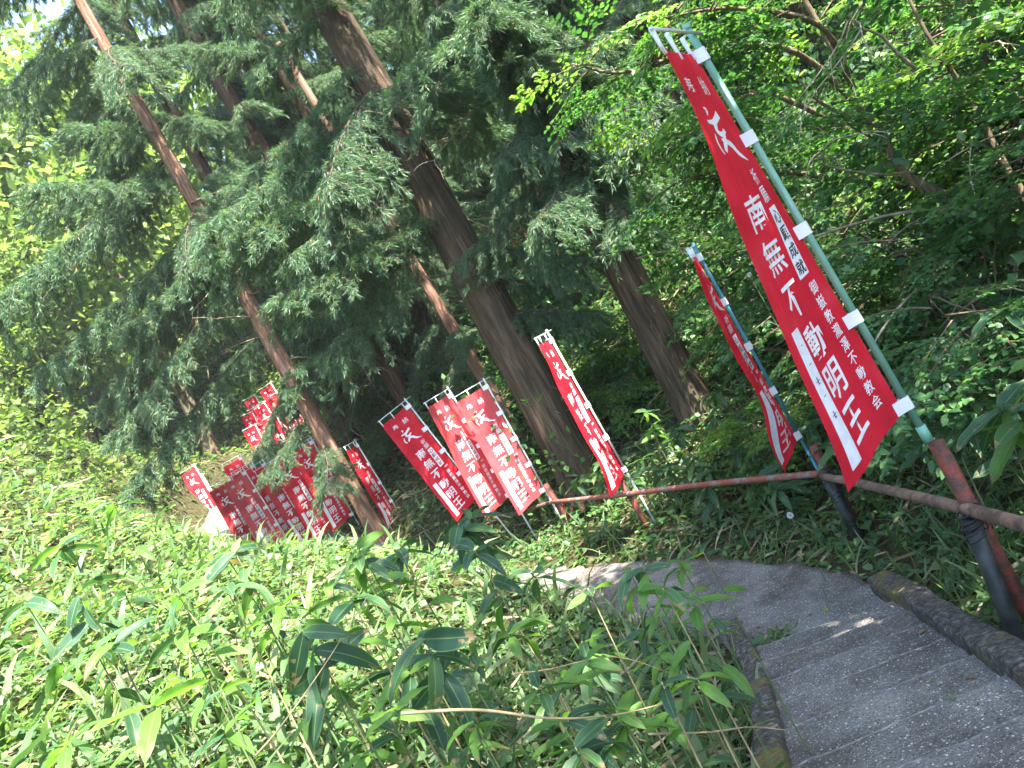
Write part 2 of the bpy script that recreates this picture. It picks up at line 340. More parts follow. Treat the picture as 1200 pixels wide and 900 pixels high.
# ------------------------------------------------------------------ path line and terrain
PW = 0.47                                             # half width of the path
cl = bez([(-.9, -7), (-.35, -3.2), (0.2, 0), (0.45, 1.5), (0.68, 2.87), (0.86, 3.9), (1.02, 4.85), (.98, 5.5), (.74, 6.3), (.33, 7.2), (-.2, 8.2), (-1.0, 9.4),
          (-1.9, 10.8), (-3.2, 13.0), (-5.2, 16.2), (-8.2, 20), (-10, 24), (-9.0, 29), (-5, 33), (1, 38), (5, 43)], 420)
CL = cl[:, :2] if cl.shape[1] > 2 else cl
def zline(y_idx):
    out = []
    for (x, y) in CL:
        if y < 4.85: out.append(0.216*(4.85-y))
        else: out.append(float(np.interp(y, [4.85, 9, 11, 13, 16.2, 20, 24, 29, 33, 38, 43], [0, 0, .15, .5, 1.35, 2.4, 3.2, 4.5, 5.8, 7.6, 9.3])))
    return np.array(out)
CZ = zline(None)
TP = np.array([
    (-1, 0.5, 1.35), (-1, 2.5, 1.12), (-1, 4, .82), (-.5, 5.5, .36), (-2.2, 2.7, 1.75), (-2.4, 5, 1.6), (-1.8, 7.0, 1.2), (-1.15, 7.0, .85), (-1.5, 8.2, .95), (-2.3, 9.3, 1.15), (-3.1, 8, 1.75), (-3.0, 9.8, 1.5), (-4.4, 12, 1.5),
    (-4.2, 9, 2.25), (-5.3, 12, 2.3), (-6.3, 13.5, 2.0), (-7.4, 16, 2.1), (-8.8, 18.2, 2.5), (-4, 3, 2.6), (-6, 9, 3.6), (-5, 6, 2.9), (-8, 13, 5.3), (-11, 15, 7.6), (-12, 10, 7.5), (-13.5, 21, 8.2), (-10, 4, 6), (-20, 15, 12), (-22, 30, 14), (-17, 24, 11), (-1, -3, 1.9), (-5, -3, 4),
    (-35, 20, 22), (-40, 50, 30), (-25, 55, 24), (-20, -10, 10),
    (0.0, 2.4, .55), (0.1, 4.2, .2),
    (1.5, 1.5, .85), (1.6, 3.2, .42), (2.2, 4.5, .25), (2.0, 6, .05), (1.3, 7.8, .1), (.6, 9.2, .12), (3.2, 4, .9), (3.0, 6.5, .5), (2.6, 8.5, .5), (4.2, 6, 1.25), (5, 3, 1.9), (1.9, 10.5, .65),
    (.3, 11.9, .55), (-.25, 11.0, .08), (-1.2, 12.3, .15), (-.5, 12.8, .5), (-3.5, 15, 1.1), (-2.0, 14, 1.0), (6, 8, 2.6), (5, 12, 2.6), (2, 14, 2.0), (0, 18, 3.0), (-4, 18, 2.2), (9, 5, 4.6), (10, 12, 6), (12, 20, 10), (5, 20, 5.5),
    (0, 26, 5.2), (-5, 26, 4.6), (-9.5, 22, 2.75), (-8.7, 30, 4.7), (4.4, 44, 9.4), (-4, 40, 8.8), (12, 36, 15), (-14, 36, 7.5), (25, 10, 17), (30, 30, 25), (0, 60, 20), (25, 60, 32), (-12, 60, 18),
    (3, -4, 2.6), (12, -6, 8), (0, -9, 2.6), (0, 90, 36), (50, 60, 48), (-50, 90, 45)], dtype=float)
tx = TP[:, :2]
def kern(r): return np.where(r > 1e-9, r*r*np.log(r+1e-12), 0)
def _fit():
    n = len(tx); K = kern(np.linalg.norm(tx[:, None]-tx[None], axis=2)) + np.eye(n)*0.25
    Pm = np.hstack([np.ones((n, 1)), tx]); A = np.zeros((n+3, n+3)); A[:n, :n] = K; A[:n, n:] = Pm; A[n:, :n] = Pm.T
    return np.linalg.solve(A, np.concatenate([TP[:, 2], np.zeros(3)]))
TW = _fit()
def ground(xy, raw=False):
    xy = np.asarray(xy, dtype=float).reshape(-1, 2); out = np.empty(len(xy)); dd = np.empty(len(xy)); sg = np.empty(len(xy))
    for s in range(0, len(xy), 20000):
        q = xy[s:s+20000]
        z = kern(np.linalg.norm(q[:, None]-tx[None], axis=2)) @ TW[:-3] + TW[-3] + q @ TW[-2:]
        D = ((q[:, None]-CL[None])**2).sum(2); i = D.argmin(1); d = np.sqrt(D[np.arange(len(q)), i])
        i0 = np.clip(i-1, 0, None); i1 = np.clip(i+1, None, len(CL)-1); t = CL[i1]-CL[i0]
        side = np.sign(t[:, 0]*(q[:, 1]-CL[i, 1]) - t[:, 1]*(q[:, 0]-CL[i, 0]))     # + = left
        k = np.clip((d-PW-0.03)/0.55, 0, 1); k = k*k*(3-2*k)
        zp = CZ[i]-0.06
        z = zp*(1-k)+z*k
        # keep the soil beside the steps at least a little above them
        out[s:s+20000] = z; dd[s:s+20000] = d; sg[s:s+20000] = side
    return (out, dd, sg) if raw else out
def gz(x, y): return float(ground([(x, y)])[0])

def make_ground():
    a = np.linspace(-1, 1, 300); f = lambda t, s: s*np.sinh(t*3.6)/math.sinh(3.6)
    X = f(a, 170); Y = f(np.linspace(-0.62, 1, 300), 230)
    gx, gy = np.meshgrid(X, Y); q = np.stack([gx.ravel(), gy.ravel()], 1)
    # finer near the camera: warp puts most lines there
    q[:, 1] += 3.0
    z, d, sg = ground(q, True)
    rr = np.linalg.norm(q-np.array([0, 30]), axis=1); z = np.where(rr > 75, np.minimum(z, 30+(rr-75)*0.15), z)
    for i in range(len(q)):
        if d[i] > 0.7:
            z[i] += 0.06*mnoise.noise(Vector((q[i, 0]*1.3, q[i, 1]*1.3, 0)))*min(1, (d[i]-.7))
    V = np.column_stack([q, z]); n = 300
    i = np.arange(n-1); I, J = np.meshgrid(i, i); b = (J*n+I).ravel()
    F = np.stack([b, b+1, b+n+1, b+n], 1)
    me = mesh_np('ground', V, F, M['soil'], smooth=True)
    tag(link('ground', me), 'soil hillside under the plants and trees', kind='structure')
make_ground()

# ------------------------------------------------------------------ path: landing ribbon, steps, kerbs
def tangent(i):
    a = CL[min(i+2, len(CL)-1)]-CL[max(i-2, 0)]; return a/np.linalg.norm(a)
i_top = int(np.argmin(np.abs(CL[:, 1]-4.85)))
def jit(x, y, s=9, a=0.02): return a*mnoise.noise(Vector((x*s, y*s, 3.3)))
def cross_dir(y):
    ph = R(float(np.interp(y, [0, 2.9, 4.85], [2, 8, 22]))); return np.array([math.cos(ph), -math.sin(ph)])
def make_path():
    V = []; nc = 13; rows = 0
    for i in range(i_top, len(CL)):
        y = CL[i][1]; t = tangent(i); nrm = np.array([t[1], -t[0]])
        k = min(1, (i-i_top)/10); c = cross_dir(4.85)*(1-k)+nrm*k; c /= np.linalg.norm(c)
        for j in range(nc):
            u = (j/(nc-1)*2-1)*(PW+0.02)
            if j in (0, nc-1): u += jit(CL[i][0]*2, CL[i][1]*2, 3, 0.10)
            p = CL[i]+c*u
            V.append((p[0], p[1], CZ[i]+jit(p[0], p[1], 4, 0.004)))
        rows += 1
    F = []
    for r in range(rows-1):
        for j in range(nc-1):
            a = r*nc+j; F.append((a, a+1, a+nc+1, a+nc))
    n0 = len(V)
    # skirts down into the soil
    V = np.array(V); low = V.copy(); low[:, 2] -= 0.2; V = np.vstack([V, low])
    for r in range(rows-1):
        for j, s in ((0, 1), (nc-1, 0)):
            a = r*nc+j; q = (a, a+nc, a+nc+n0, a+n0); F.append(q if s else q[::-1])
    root = tag(link('path', mesh_np('path', V, F, M['path'], smooth=True)), 'dark pebbly concrete footpath curving left from the foot of the steps', kind='structure')
    # steps, nearest the landing first
    for i in range(0, 17):
        y0 = 4.85-0.37*i; y1 = y0-0.37
        z = 0.08*(i+1)
        def at(y):
            k = int(np.argmin(np.abs(CL[:i_top+1, 1]-y))); x = np.interp(y, CL[:i_top+1, 1], CL[:i_top+1, 0]); return np.array([x, y])
        c0, c1 = at(y0), at(y1); d0, d1 = cross_dir(y0), cross_dir(y1); nc = 17; V = []; MI = []
        rowsf = [(0.0, -0.075), (0.0, -0.010), (0.03, 0.0), (0.075, 0.001), (0.35, 0.0), (0.7, 0.002), (1.01, -0.004)]
        for (f, dz) in rowsf:
            for j in range(nc):
                u = (j/(nc-1)*2-1)*(PW+0.03); a = c0+d0*u; b = c1+d1*u; p = a*(1-f)+b*f
                e = jit(a[0]*3+i, a[1]*3, 4, 0.018) if f < 0.08 else 0
                wob = 0.010*mnoise.noise(Vector((p[0]*30, i*7.1, 0))) if 0.07 < f < 0.08 else 0
                V.append((p[0], p[1]+e+wob, z+dz+.040*f*(f > .02)+jit(p[0], p[1], 6, 0.005)))
        F = []
        for r in range(len(rowsf)-1):
            for j in range(nc-1):
                a = r*nc+j; F.append((a, a+nc, a+nc+1, a+1)); MI.append(1 if r in (1, 2) else 0)
        link('step', mesh_np('step', V, [f[::-1] for f in F], [M['path'], M['edge']], MI), root)
make_path()
def kerb(pts, wd, h, label, seed):
    pts = bez(pts, 130); n = len(pts); t = np.gradient(pts, axis=0); t /= np.linalg.norm(t[:, :2], axis=1, keepdims=True)
    V = []; prof = [(-.5, -1.2), (-.5, .3), (-.5, .8), (-.46, .97), (-.25, 1.0), (0, 1.01), (.25, 1.0), (.46, .96), (.5, .8), (.5, .3), (.5, -1.2)]
    for i in range(n):
        nn = np.array([t[i][1], -t[i][0], 0])
        for (a, b) in prof:
            p = pts[i]+nn*a*wd+np.array([0, 0, b*h])
            if b > 0:
                q = Vector(p*9)+Vector((seed, 0, 0)); p = p+nn*(0.010*mnoise.noise(q*.35)+.007*mnoise.noise(q*5))+np.array([0, 0, 0.008*mnoise.noise(q*.4+Vector((5, 0, 0)))+.008*mnoise.noise(q*6)])
                p[2] += -0.07*max(0, mnoise.noise(Vector(p*2.4)+Vector((seed*3, 1, 0)))-0.2)
            V.append(p)
    k = len(prof); F = []
    for i in range(n-1):
        for j in range(k-1): a = i*k+j; F.append((a, a+k, a+k+1, a+1))
    V = V+[pts[0]-np.array([0, 0, .1]), pts[-1]-np.array([0, 0, .1])]
    me = mesh_np('kerb', V, F, M['kerb'], smooth=True)
    # end caps
    import bmesh
    bm = bmesh.new(); bm.from_mesh(me); bmesh.ops.holes_fill(bm, edges=[e for e in bm.edges if e.is_boundary], sides=40); bm.to_mesh(me); bm.free()
    return tag(link('kerb', me), label, kind='structure')
def zp(y): return max(0.0, 0.216*(4.85-y))
kerb([(1.50, 5.02, zp(5.0)), (1.46, 4.5, zp(4.5)), (1.30, 3.6, zp(3.6)), (1.14, 2.6, zp(2.6)), (.95, 1.4, zp(1.4)), (.72, 0, zp(0)), (.3, -2, zp(-2))], 0.14, 0.13, 'mossy concrete kerb on the right side of the steps', 2)
kerb([(.55, 5.45, 0), (.47, 4.7, .02), (.33, 3.8, zp(3.8)), (.14, 2.87, zp(2.87)), (-.08, 1.6, zp(1.6)), (-.36, 0, zp(0)), (-.7, -2, zp(-2))], 0.13, 0.15, 'mossy concrete kerb on the left side of the steps', 8)
def ledge():
    # small slab of pale concrete where the path runs on behind the bamboo
    pass

# ------------------------------------------------------------------ fence
def pipe(pts, r, mat, name, parent, sides=14, n=None):
    pts = bez(pts, n) if n else np.array([tuple(p) for p in pts], dtype=float)
    V, F = tube(pts, r, sides); 
    return link(name, mesh_np(name, V, F, mat, smooth=False if sides < 8 else True), parent)
def wrap(c, r, n, parent, ax='z', tilt=0.3):
    t = np.linspace(0, n*2*math.pi, n*14); rr = r
    pts = np.stack([rr*np.cos(t), rr*np.sin(t), (t/(n*2*math.pi)-.5)*0.03*n+tilt*rr*np.cos(t)], 1)+np.array(c)
    V, F = tube(pts, 0.004, 5); return link('wire_tie', mesh_np('wire_tie', V, F, M['wire'], smooth=True), parent)
fence = tag(empty('pipe_fence', (1.81, 6.0, gz(1.81, 6))), 'rusty red pipe fence along the outer edge of the path', 'fence')
fo = Vector(fence.location)
def fp(*pts): return [tuple(Vector(p)-fo) for p in pts]
A = (1.44, 3.2); B = (1.81, 6.0); Cc = (.57, 8.9); D = (-.25, 11.0)
pipe(fp((1.44, 3.22, .1), (1.445, 3.22, 1.29)), 0.033, M['rust_red'], 'post', fence)
pipe(fp((1.47, 3.27, .9), (1.475, 3.27, 1.20)), 0.030, M['rust_red'], 'post_stub', fence)
pipe(fp((1.30, 3.18, .12), (1.39, 3.16, .96)), 0.036, M['black_pipe'], 'brace', fence)
pipe(fp((1.86, 6.04, -.3), (1.84, 6.02, .80)), 0.036, M['rust_red'], 'post', fence)
pipe(fp((1.79, 5.93, -.3), (1.79, 5.93, .62)), 0.045, M['black_pipe'], 'brace', fence)
pipe(fp((.60, 8.94, -.2), (.58, 8.93, .78)), 0.036, M['rust_red'], 'post', fence)
pipe(fp((-.20, 11.02, -.2), (-.27, 11.02, .86)), 0.045, M['rust_red'], 'post', fence)
pipe(fp((-.16, 11.1, .0), (-.24, 11.08, .72)), 0.035, M['rust_red'], 'brace', fence)
pipe(fp((1.76, 5.9, .585), (1.62, 4.8, .76), (1.405, 3.1, 1.0), (1.29, 2.35, 1.10)), 0.028, M['rust_brown'], 'rail', fence, n=14)
pipe(fp((1.83, 5.97, .57), (1.2, 7.4, .60), (.57, 8.84, .60), (-.30, 10.93, .60)), 0.029, M['rust_rail'], 'rail', fence, n=14)
pipe(fp((-.22, 10.9, .59), (-.75, 11.6, .58), (-1.3, 12.3, .56), (-1.7, 12.8, .50)), 0.030, M['twig'], 'rail', fence, n=10)
for c, r in (((1.40, 3.16, .97), .052), ((1.38, 3.14, .93), .05), ((1.80, 5.95, .57), .065), ((1.80, 5.94, .40), .06), ((.58, 8.88, .6), .055), ((-.25, 10.98, .6), .06)):
    wrap(tuple(Vector(c)-fo), r, 3, fence)

# ------------------------------------------------------------------ banners
BW, BH = 0.50, 1.80
def glyph_mesh(ch, size, off, res):
    cu = bpy.data.curves.new('g', 'FONT'); cu.body = ch; cu.size = size; cu.resolution_u = res; cu.offset = off*size
    cu.align_x = 'CENTER'; cu.align_y = 'CENTER'
    o = bpy.data.objects.new('g', cu); C.objects.link(o)
    dg = bpy.context.evaluated_depsgraph_get(); me = bpy.data.meshes.new_from_object(o.evaluated_get(dg))
    me.calc_loop_triangles()
    V = np.array([v.co[:2] for v in me.vertices], dtype=float).reshape(-1, 2); F = np.array([t.vertices[:] for t in me.loop_triangles], dtype=int).reshape(-1, 3)
    bpy.data.objects.remove(o); bpy.data.meshes.remove(me); bpy.data.curves.remove(cu)
    if len(V):   # square every glyph up to its em
        V = V-(V.max(0)+V.min(0))/2; h = np.ptp(V[:, 1]); 
        if h > 0 and ch not in '不': V[:, 1] *= min(1.25, 0.92*size/h)
        V[:, 0] += V[:, 1]*0.0
    return V, F
def stroke(pts, ws):
    p = bez([(x, y, 0) for x, y in pts], 12)[:, :2]; wv = np.interp(np.linspace(0, 1, 12), np.linspace(0, 1, len(ws)), ws)
    t = np.gradient(p, axis=0); t /= np.linalg.norm(t, axis=1, keepdims=True)+1e-9; n = np.stack([-t[:, 1], t[:, 0]], 1)
    V = np.vstack([p+n*wv[:, None]/2, p-n*wv[:, None]/2]); F = []
    for i in range(11): F += [(i, i+1, i+13), (i, i+13, i+12)]
    return V, np.array(F)
def rect(u0, v0, u1, v1, nu=2, nv=10):
    g = np.array([(u0+(u1-u0)*i/nu, v0+(v1-v0)*j/nv) for j in range(nv+1) for i in range(nu+1)]); F = []
    for j in range(nv):
        for i in range(nu): a = j*(nu+1)+i; F += [(a, a+1, a+nu+2), (a, a+nu+2, a+nu+1)]
    return g, np.array(F)
def subdiv(V, F, maxe):
    """split long glyph triangles so the print follows the folds"""
    V = [tuple(v) for v in V]; F = [tuple(f) for f in F]
    for _ in range(4):
        out = []; cache = {}; ch = False
        def mid(a, b):
            k = (min(a, b), max(a, b))
            if k not in cache: cache[k] = len(V); V.append(((V[a][0]+V[b][0])/2, (V[a][1]+V[b][1])/2))
            return cache[k]
        long = lambda a, b: math.dist(V[a], V[b]) > maxe
        for (a, b, c) in F:
            e = [long(a, b), long(b, c), long(c, a)]
            if not any(e): out.append((a, b, c)); continue
            ch = True; s = sum(e)
            if s == 3:
                p, q, r = mid(a, b), mid(b, c), mid(c, a); out += [(a, p, r), (p, b, q), (r, q, c), (p, q, r)]
            else:
                while not e[0]: a, b, c = b, c, a; e = e[1:]+e[:1]
                if s == 1: p = mid(a, b); out += [(a, p, c), (p, b, c)]
                elif e[1]: p, q = mid(a, b), mid(b, c); out += [(p, b, q), (a, p, q), (a, q, c)]
                else: p, r = mid(a, b), mid(c, a); out += [(a, p, r), (p, b, c), (p, c, r)]
        F = out
        if not ch: break
    return np.array(V), np.array(F)
_lay = {}
def layout(lod):
    """list of (kind, V2, F) in banner coordinates: u to the right from the left hem, v down, metres"""
    if lod in _lay: return _lay[lod]
    res = 4 if lod == 0 else (2 if lod == 1 else 1); off = 0.006; out = []
    def put(ch, u, v, size, kind='w', o=off, sx=1.0):
        V, F = glyph_mesh(ch, size, o, res)
        if not len(V): return
        V = V*np.array([sx, -1]); V = V+np.array([u*BW, v*BH]); out.append((kind, V, F))
    for ch, v in zip('南無不動明王', (.395, .50, .607, .713, .81, .91)): put(ch, .42, v, 0.160, o=0.014)
    out.append(('w', *rect(.10*BW, .655*BH, .235*BW, .975*BH)))
    out.append(('w', *rect(.635*BW, .405*BH, .80*BW, .585*BH)))
    put('奉', .30, .085, .095); put('納', .66, .085, .095)
    for pts, ws in (([(.36, .135), (.40, .142), (.37, .155)], [.004, .02, .006]), ([(.28, .17), (.45, .172), (.62, .158)], [.012, .022, .03]),
                    ([(.50, .165), (.40, .19), (.46, .205), (.58, .20)], [.02, .026, .02, .014]), ([(.56, .195), (.44, .225), (.36, .245)], [.012, .026, .018]),
                    ([(.40, .215), (.55, .235), (.62, .26), (.78, .285)], [.01, .03, .024, .004]), ([(.30, .20), (.26, .225), (.30, .25)], [.01, .018, .008])):
        out.append(('w', *stroke([(a*BW, b*BH) for a, b in pts], [x*1.2 for x in ws])))
    if lod <= 1:
        for ch, v in zip('祈願', (.325, .372)): put(ch, .70, v, .078)
        for i, ch in enumerate('心願成就'): put(ch, .717, .43+i*.044, .068, 'k', .014)
        for i, ch in enumerate('御嶽教瀧澤不動教会'): put(ch, .76, .62+i*.0385, .062)
        if lod == 0:
            for v, wd in ((.69, .012), (.735, .02), (.775, .03), (.81, .02), (.855, .034)):
                out.append(('k', *rect((.168-wd)*BW, v*BH, (.168+wd)*BW, v*BH+.003, 1, 1)))
                if wd > .025:
                    out.append(('k', *rect(.160*BW, v*BH-.014, .172*BW, v*BH+.014, 1, 1)))
                    out.append(('k', *rect(.15*BW, v*BH+.012, .19*BW, v*BH+.015, 1, 1)))
    else:
        out.append(('w', *rect(.72*BW, .62*BH, .80*BW, .93*BH)))
    _lay[lod] = out
    return out
def banner_meshes(lod, yaw_top, yaw_bot, wave, seed, taper=0.0, sag=0.03):
    """local frame: pole on +z at origin, cloth towards -x; positive yaw swings it towards -y"""
    def f(u, v):                                   # u,v in metres (u from the free hem), arrays
        s = 1-u/BW; t = v/BH
        yaw = yaw_top+(yaw_bot-yaw_top)*(t**1.2)
        wd = BW*(1-taper*np.abs(t-.0)*0)*s
        rip = wave*(np.sin(t*9+s*2.5+seed)*0.5+np.sin(t*17+s*6+seed*2)*0.22+np.sin(s*9+t*3+seed)*0.3)*np.clip(s*2, 0, 1)
        rip = rip*(0.4+0.6*t)
        x = -0.03-wd*np.cos(yaw)+rip*np.sin(yaw)*-1; y = -wd*np.sin(yaw)+rip*np.cos(yaw)
        z = -v-sag*s*t*1.2-0.02*s-0.05*s*s*(t**4)+0.015*np.sin(s*math.pi)*(1-t)*-1
        return np.stack([x, y, z], 1)
    nu, nv = (14, 60) if lod == 0 else ((8, 30) if lod == 1 else (4, 12))
    g, F = rect(0, 0, BW, BH, nu, nv); V = f(g[:, 0], g[:, 1])
    cloth = (V, F)
    kinds = {'w': Bag(), 'k': Bag()}
    for kind, V2, F2 in layout(lod):
        if lod < 2: V2, F2 = subdiv(V2, F2, 0.03 if lod == 0 else 0.08)
        V2 = np.asarray(V2, dtype=float)
        p = f(V2[:, 0], V2[:, 1]); e = 1e-3; du = f(V2[:, 0]+e, V2[:, 1])-p; dv = f(V2[:, 0], V2[:, 1]+e)-p
        n = np.cross(du, dv); n /= np.linalg.norm(n, axis=1, keepdims=True)+1e-12
        # the printed face is the one with u to the right and v down for the viewer
        off = (0.0015 if lod == 0 else (0.004 if lod == 1 else 0.008)) + (0.0012 if kind == 'k' else 0)
        kinds[kind].add(p-n*off, F2)
    return cloth, kinds, f
_bc = {}
def banner(name_loc, top_z, rz, lod, var, label, group, pole='pole_white', cloth='red', lower=None, lean=(0, 0), bar_end=1.0, scale=1.0, base_z=None, cat='banner'):
    """name_loc = (x,y); top_z = height of the top hem"""
    x, y = name_loc
    gz0 = gz(x, y) if base_z is None else base_z
    root = tag(empty('banner', (x, y, gz0), rz), label, cat, group)
    root.rotation_euler = (lean[0], lean[1], rz)
    h = top_z-gz0; key = (lod, var)
    if key not in _bc:
        yt, yb, wv, sd = VAR[var]
        cm, kd, f = banner_meshes(lod, yt, yb, wv, sd)
        d = {'cloth': {c: mesh_np('cloth', cm[0], cm[1], M[c], smooth=True) for c in ('red', 'red_faded', 'red_dull')}, 'f': f}
        for k, nm, mt in (('w', 'white_lettering', 'print_white'), ('k', 'black_lettering', 'print_black')):
            if kd[k].n: d[nm] = kd[k].mesh(nm, M[mt])
        # pole tabs, crossbar and its loops in cloth coordinates
        g = Bag()
        d['tab'] = []
        if lod <= 1:
            for v in ((.015, .245, .5, .745, .985) if lod == 0 else (.02, .26, .5, .74, .98)):
                b = Bag(); t = np.linspace(0, 2*math.pi, 11); r = 0.021; zz = -v*BH
                hh = 0.03 if lod == 0 else 0.034
                ring = np.stack([r*np.cos(t), r*np.sin(t)], 1); ext = 0.055
                p0 = f(np.array([BW-.02]), np.array([v*BH]))[0]
                dirv = np.array([p0[0], p0[1]]); dirv /= np.linalg.norm(dirv)
                nn = np.array([-dirv[1], dirv[0]])
                prof = [p0[:2]+dirv*.035+nn*.007]+[dirv*r*math.cos(a)+nn*r*math.sin(a) for a in np.linspace(0.7, 2*math.pi-.7, 10)]+[p0[:2]+dirv*.035-nn*.007]
                Vt = [(q[0], q[1], zz+s*hh) for s in (1, -1) for q in prof]; m_ = len(prof)
                Ft = [(i, i+1, i+1+m_) for i in range(m_-1)]+[(i, i+1+m_, i+m_) for i in range(m_-1)]
                Ft += [(0, m_, m_-1), (m_, 2*m_-1, m_-1)]
                b.add(Vt, Ft); d['tab'].append(b.mesh('tab', M['white_cloth'], smooth=False))
        e = f(np.array([0.0]), np.array([0.0]))[0]; e2 = e*1.03; 
        b0 = (np.array([0.03, 0, 0.055])-np.array([e[0], e[1], 0])*0.12)
        V, F = tube([(b0[0], b0[1], 0.07), (e2[0], e2[1], 0.055)], 0.007 if lod < 2 else 0.012, 6)
        d['crossbar'] = mesh_np('crossbar', V, F, M['pole_white'])
        d['loop'] = []
        if lod <= 1:
            for u in (.03, .45, .9):
                p = f(np.array([u*BW]), np.array([0.03]))[0]; q = p.copy(); q[2] = 0.075-.012*(1-u)
                V, F = tube([p, (p+q)/2+np.array([0, .004, 0]), q], [0.008, 0.009, 0.012], 5); d['loop'].append(mesh_np('loop', V, F, M['white_cloth']))
        _bc[key] = d
    d = _bc[key]
    pr = 0.016 if lod == 0 else (0.014 if lod == 1 else 0.018)
    V, F = tube([(0, 0, h-BH-.12), (0, 0, h+.10)], pr, 12 if lod == 0 else 6)
    po = link('pole', mesh_np('pole', V, F, M[pole], smooth=True), root)
    V, F = tube([(0, 0, -.15), (0, 0, h-BH-.02)], pr*0.8 if lod == 0 else pr, 12 if lod == 0 else 6)
    link('lower_pole', mesh_np('lower_pole', V, F, M[lower or pole], smooth=True), root)
    if lod == 0:
        V, F = tube([(0, 0, h-BH-.17), (0, 0, h-BH-.09)], 0.022, 12); link('joint', mesh_np('joint', V, F, M[pole], smooth=True), root)
        V, F = tube([(0, 0, h+.10), (0, 0, h+.125)], 0.02, 12); link('cap', mesh_np('cap', V, F, M[pole], smooth=True), root)
    c = link('cloth', d['cloth'][cloth], root, (0, 0, h))
    for nm in ('white_lettering', 'black_lettering'):
        if nm in d: link(nm, d[nm], c)
    link('crossbar', d['crossbar'], root, (0, 0, h))
    for m_ in d['tab']: link('tab', m_, root, (0, 0, h))
    for m_ in d['loop']: link('loop', m_, root, (0, 0, h))
    return root
# yaw_top, yaw_bottom, wave, seed (yaw relative to the banner's own heading)
VAR = {0: (R(57), R(26), 0.030, 1.0), 1: (R(8), R(2), 0.03, 2.2), 2: (R(12), R(-4), 0.05, 4.1), 3: (R(30), R(5), 0.045, 5.7), 4: (R(-3), R(8), 0.035, 0.4),
       5: (R(58), R(44), 0.07, 3.0), 6: (R(71), R(61), 0.05, 1.9), 7: (R(82), R(72), 0.05, 2.6)}
GF = 'red prayer banners along the path'
def bpix(top, depth, lod, var, label, rz=0.0, **k):
    p = P(*top, depth); lz = k.get('base_z'); lz = gz(p.x, p.y) if lz is None else lz
    p.x -= math.sin(k.get('lean', (0, 0))[1])*(p.z-lz); return banner((p.x, p.y), p.z, rz, lod, var, label, k.pop('group', GF), **k)
big = bpix((820, 58), 3.33, 0, 0, 'large red banner on a green pole nearest the camera, tied to the fence', pole='pole_green', lower='pole_pale', lean=(0, R(-1.8)))
bpix((818, 297), 6.55, 1, 5, 'red banner twisted edge-on, on a blue pole by the fence bend', pole='pole_blue', lean=(0, R(-0.5)), rz=R(10))
bpix((645, 395), 8.95, 1, 6, 'dark red banner on a pale pole behind the rail, alone right of the thick trunk', pole='pole_white', rz=R(-2), lean=(0, R(-1)))
bpix((478, 470), 11.9, 1, 1, 'deep red banner on a strongly leaning white pole, leftmost of three side by side', rz=R(4), lean=(0, R(-9.5)))
bpix((528, 460), 11.6, 1, 3, 'faded red banner in the middle of three side by side', rz=R(16), cloth='red_faded', lean=(0, R(-2)))
bpix((570, 450), 11.3, 1, 4, 'faded red banner beside the rail end, rightmost of three side by side', rz=R(8), cloth='red_faded', lean=(0, R(-0.5)))
bpix((418, 520), 15.4, 1, 7, 'narrow edge-on red banner alone right of the lit trunk', rz=R(-8), lean=(0, R(-3)))
# cluster at the second bend
GC = 'red banners packed at the far bend'
for i, (px, py, dp, v, rz, c, lab) in enumerate([
        (383, 510, 17.2, 1, 10, 'red', 'red banner at the back right of the packed row, half hidden'),
        (366, 516, 16.2, 4, 4, 'red', 'tall dark red banner at the right end of the packed row'),
        (344, 530, 16.4, 1, 8, 'red', 'red banner second from the right in the packed row, taller pole in front'),
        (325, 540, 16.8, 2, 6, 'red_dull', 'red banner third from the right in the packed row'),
        (310, 542, 17.4, 4, 10, 'red', 'red banner in the middle of the packed row, overlapped on its right'),
        (297, 544, 17.8, 1, 12, 'red', 'red banner left of the middle of the packed row'),
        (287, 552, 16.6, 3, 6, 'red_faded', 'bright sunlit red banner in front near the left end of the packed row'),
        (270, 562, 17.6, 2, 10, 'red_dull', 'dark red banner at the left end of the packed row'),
        (283, 535, 20, 4, 14, 'red', 'small red banner behind the left end of the packed row')]):
    bpix((px, py), dp, 1, v, lab, rz=R(rz), cloth=c, group=GC, lean=(0, R(U(-3.5, 0))))
GL = 'small red banners farther left under the cedar'
for (px, py, dp, v, rz) in [(229, 547, 25, 4, 6), (238, 558, 25.5, 1, 2), (222, 562, 26, 2, 4), (214, 572, 26.5, 4, 0), (206, 578, 27, 1, 8)]:
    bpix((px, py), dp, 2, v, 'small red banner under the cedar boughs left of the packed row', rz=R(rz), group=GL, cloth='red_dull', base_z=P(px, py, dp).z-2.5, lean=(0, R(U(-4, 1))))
GU = 'tiny red banners along the upper turn of the path'
for (px, py) in [(296, 490), (303, 483), (310, 479), (318, 474), (326, 470), (333, 464), (340, 458), (300, 505), (312, 500), (323, 492), (299, 470), (318, 456), (349, 452)]:
    bpix((px, py-6), 31+U(-2, 2), 2, int(rng.integers(1, 5)), 'tiny red banner on the upper turn, seen through the cedar', rz=R(U(-10, 20)), group=GU, lean=(0, R(U(-5, 3))), base_z=P(px, py, 31).z-2.6)
for (px, py) in [(358, 428), (372, 446), (382, 444), (393, 446), (402, 438), (372, 430), (396, 490)]:
    bpix((px, py-3), 36+U(-2, 2), 2, int(rng.integers(1, 5)), 'tiny red banner on the slope right of the lit trunk', rz=R(U(-10, 20)), group='tiny red banners right of the lit trunk', base_z=P(px, py, 36).z-2.6)
